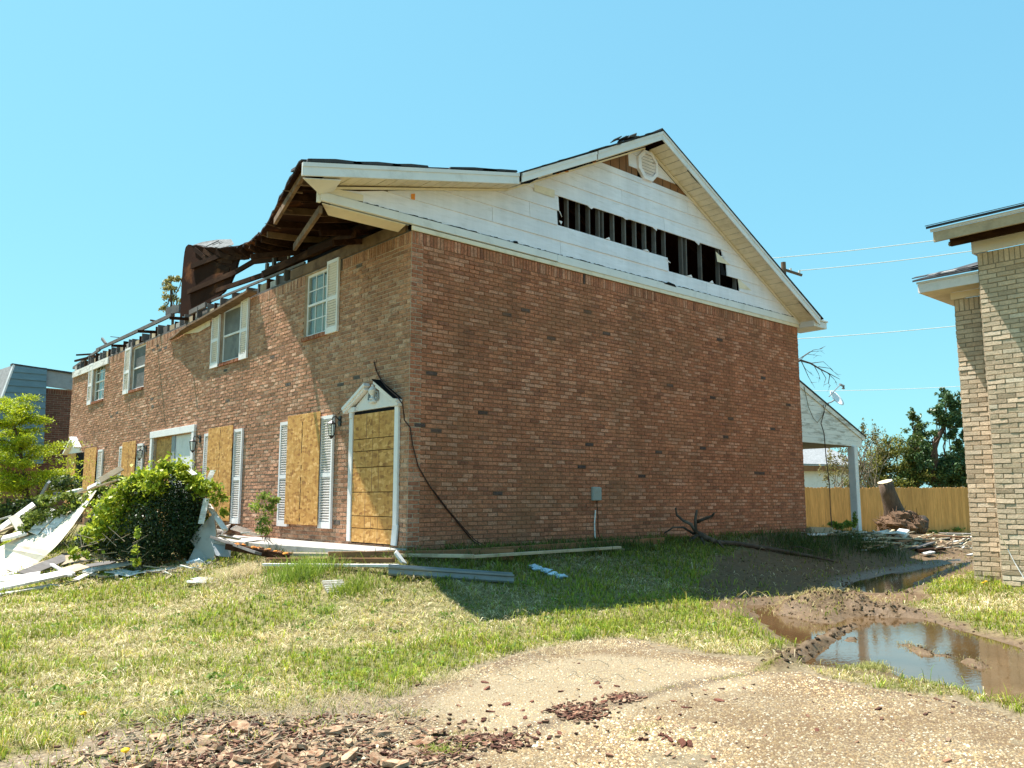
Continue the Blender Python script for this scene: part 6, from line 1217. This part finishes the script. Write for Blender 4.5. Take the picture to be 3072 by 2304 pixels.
while k < 190:
    t = r.random()**.8; v = 2304-150*r.random()**1.5+15; cu = 860+(v-2304)*.4; u = r.gauss(cu, 230)
    if not (300 < u < 1330) or v < 2150+abs(u-820)*.10: continue
    chip(u, v, r.uniform(.05, .16)*(.8 if r.random() < .5 else 1.05), CB, 'flat brown bark chip in the pile at the bottom of the picture', 'bark chips piled at the lawn corner', r.uniform(0, .018)); k += 1
for u, v, l_ in ((885,2178,'pale bark chip lying apart just above the middle of the pile'),(240,2285,'lone bark chip left of the pile near the dandelion'),(700,2172,'bark chip in the straw above the left half of the pile'),(620,2200,'bark chip at the upper left rim of the pile'),(1060,2150,'bark chip between the pile and the driveway corner'),(1140,2160,'bark chip nearest the driveway corner above the pile')): chip(u, v, .11, CB, l_, 'stray bark chips above the pile', .0)
for u, v in ((1455,2056),(1460,2076),(1682,2080),(1790,2056),(1850,2064),(1596,2110),(1518,2120),(1565,2136),(1470,2140),(1575,2158),(1620,2172),(1390,2172),(1785,2104),(1810,2110),(1450,2166),(1736,1998),(2020,2110),(2060,2130),(1975,2130),(2040,2152),(2080,2192),(1680,2205),(2450,2200),(2160,2110)): chip(u, v, r.uniform(.05, .085), CR, 'small reddish bark lump alone on the pale driveway', 'red bark lumps scattered on the driveway')
for k in range(66):
    c = ((1740,2140,60,18),(1870,2100,28,8),(1480,2225,80,16),(1250,2270,80,14),(1945,2222,40,10),(2060,2240,30,8))[k % 6 if k % 3 else 0]; chip(r.gauss(c[0], c[2]*.6), r.gauss(c[1], c[3]*.6), r.uniform(.03, .07), CR, 'dark red-brown bark crumb in a heap on the driveway joint', 'dark bark heaps along the driveway joint', r.uniform(0, .015), .6)
cr = MB(); 
for k in range(2600):
    z_ = r.random()
    if z_ < .55: v = 2304-170*r.random()**1.3+18; u = r.gauss(830, 270)
    elif z_ < .96: c = ((1740,2140,75,22),(1870,2100,36,10),(1460,2230,110,22),(1250,2275,110,18))[k % 4]; u, v = r.gauss(c[0], c[2]*.6), r.gauss(c[1], c[3]*.6)
    else: u, v = r.uniform(1200, 2900), r.uniform(2060, 2300)
    p = ground(u, v); s = r.uniform(.006, .022); an = r.uniform(0, 6.28); g = r.uniform(.6, 1.3); col = [(.20*g,.10*g,.06*g), (.10*g,.04*g,.025*g), (.34*g,.22*g,.14*g)][r.randrange(3)]
    cr.beam(np.array((p[0], p[1], base_z(p[0], p[1])+.012)), np.array((p[0]+math.cos(an)*s*2, p[1]+math.sin(an)*s*2, base_z(p[0], p[1])+.012+r.uniform(0, .012))), s, s*.5, col=col)
tag(cr.build('bark_crumbs', M_chip, fixn=False), 'fine bark litter among the chips', 'bark litter', kind='stuff')
# pebbles of the exposed aggregate
N = 190000; rp = np.random.default_rng(9); rr = 4.5+(10.5-4.5)*rp.random(N)**1.2; an = YAW+np.radians(rp.uniform(-38, 40, N)); x = CAM[0]+rr*np.sin(an); y = CAM[1]+rr*np.cos(an); de = drive_edge(x, y); dm_ = dirt_mask(x, y)
pal_ = sdist(x, y, PALE)+.35*(fbm(x, y, 2.0, 15)-.5); k = (((de < -.015) & (rp.random(N) < np.clip(.35+1.1*fbm(x, y, 1.4, 61), 0, 1))) | ((dm_ > .5) & (rp.random(N) < .35)) | ((de < .09) & (rp.random(N) < .3))) & (gz(x, y) > ZP+.01); x, y, rr, de = x[k], y[k], rr[k], de[k]; n = len(x); z = np.where(de < -.015, drive_z(x, y), gz(x, y))-.001
s = (.0055+.0085*rp.random(n)**2)*np.where(rp.random(n) < .03, 1.6, 1)*np.where(sdist(x, y, PALE) < 0, .75, 1); ang0 = rp.random(n)*6.28; el = .6+.4*rp.random(n); V = [np.stack([x+s*.1*(rp.random(n)-.5), y, z+s*(.35+.45*rp.random(n))], 1)]
for q in range(6): a = q*math.pi/3; px = np.cos(a)*s; py = np.sin(a)*s*el; V.append(np.stack([x+px*np.cos(ang0)-py*np.sin(ang0), y+px*np.sin(ang0)+py*np.cos(ang0), z-.001], 1))
V = np.stack(V, 1).reshape(-1, 3); b = np.arange(n)[:, None]*7; loops = np.concatenate([b+np.array([[0, 1+q, 1+(q+1) % 6]]) for q in range(6)], 1).ravel()
pc = np.array([(.44,.365,.24),(.36,.26,.14),(.30,.205,.11),(.60,.545,.43),(.19,.135,.08),(.40,.305,.18),(.33,.24,.13)])[rp.integers(0, 7, n)]*(.8+.4*rp.random((n, 1)))*(np.where(sdist(x, y, PALE) < 0, 1.0, .82)*(.72+.5*sm((fbm(x, y, 1.1, 71)-.3)/.4)))[:, None]*np.array((1.03,.98,.88))
fast_mesh('aggregate_pebbles', V, loops, np.arange(n*6)*3, M_pebble, np.repeat(pc, 7, 0), None, True, 'tan and cream pebbles set in the driveway surface', 'gravel', 'stuff')
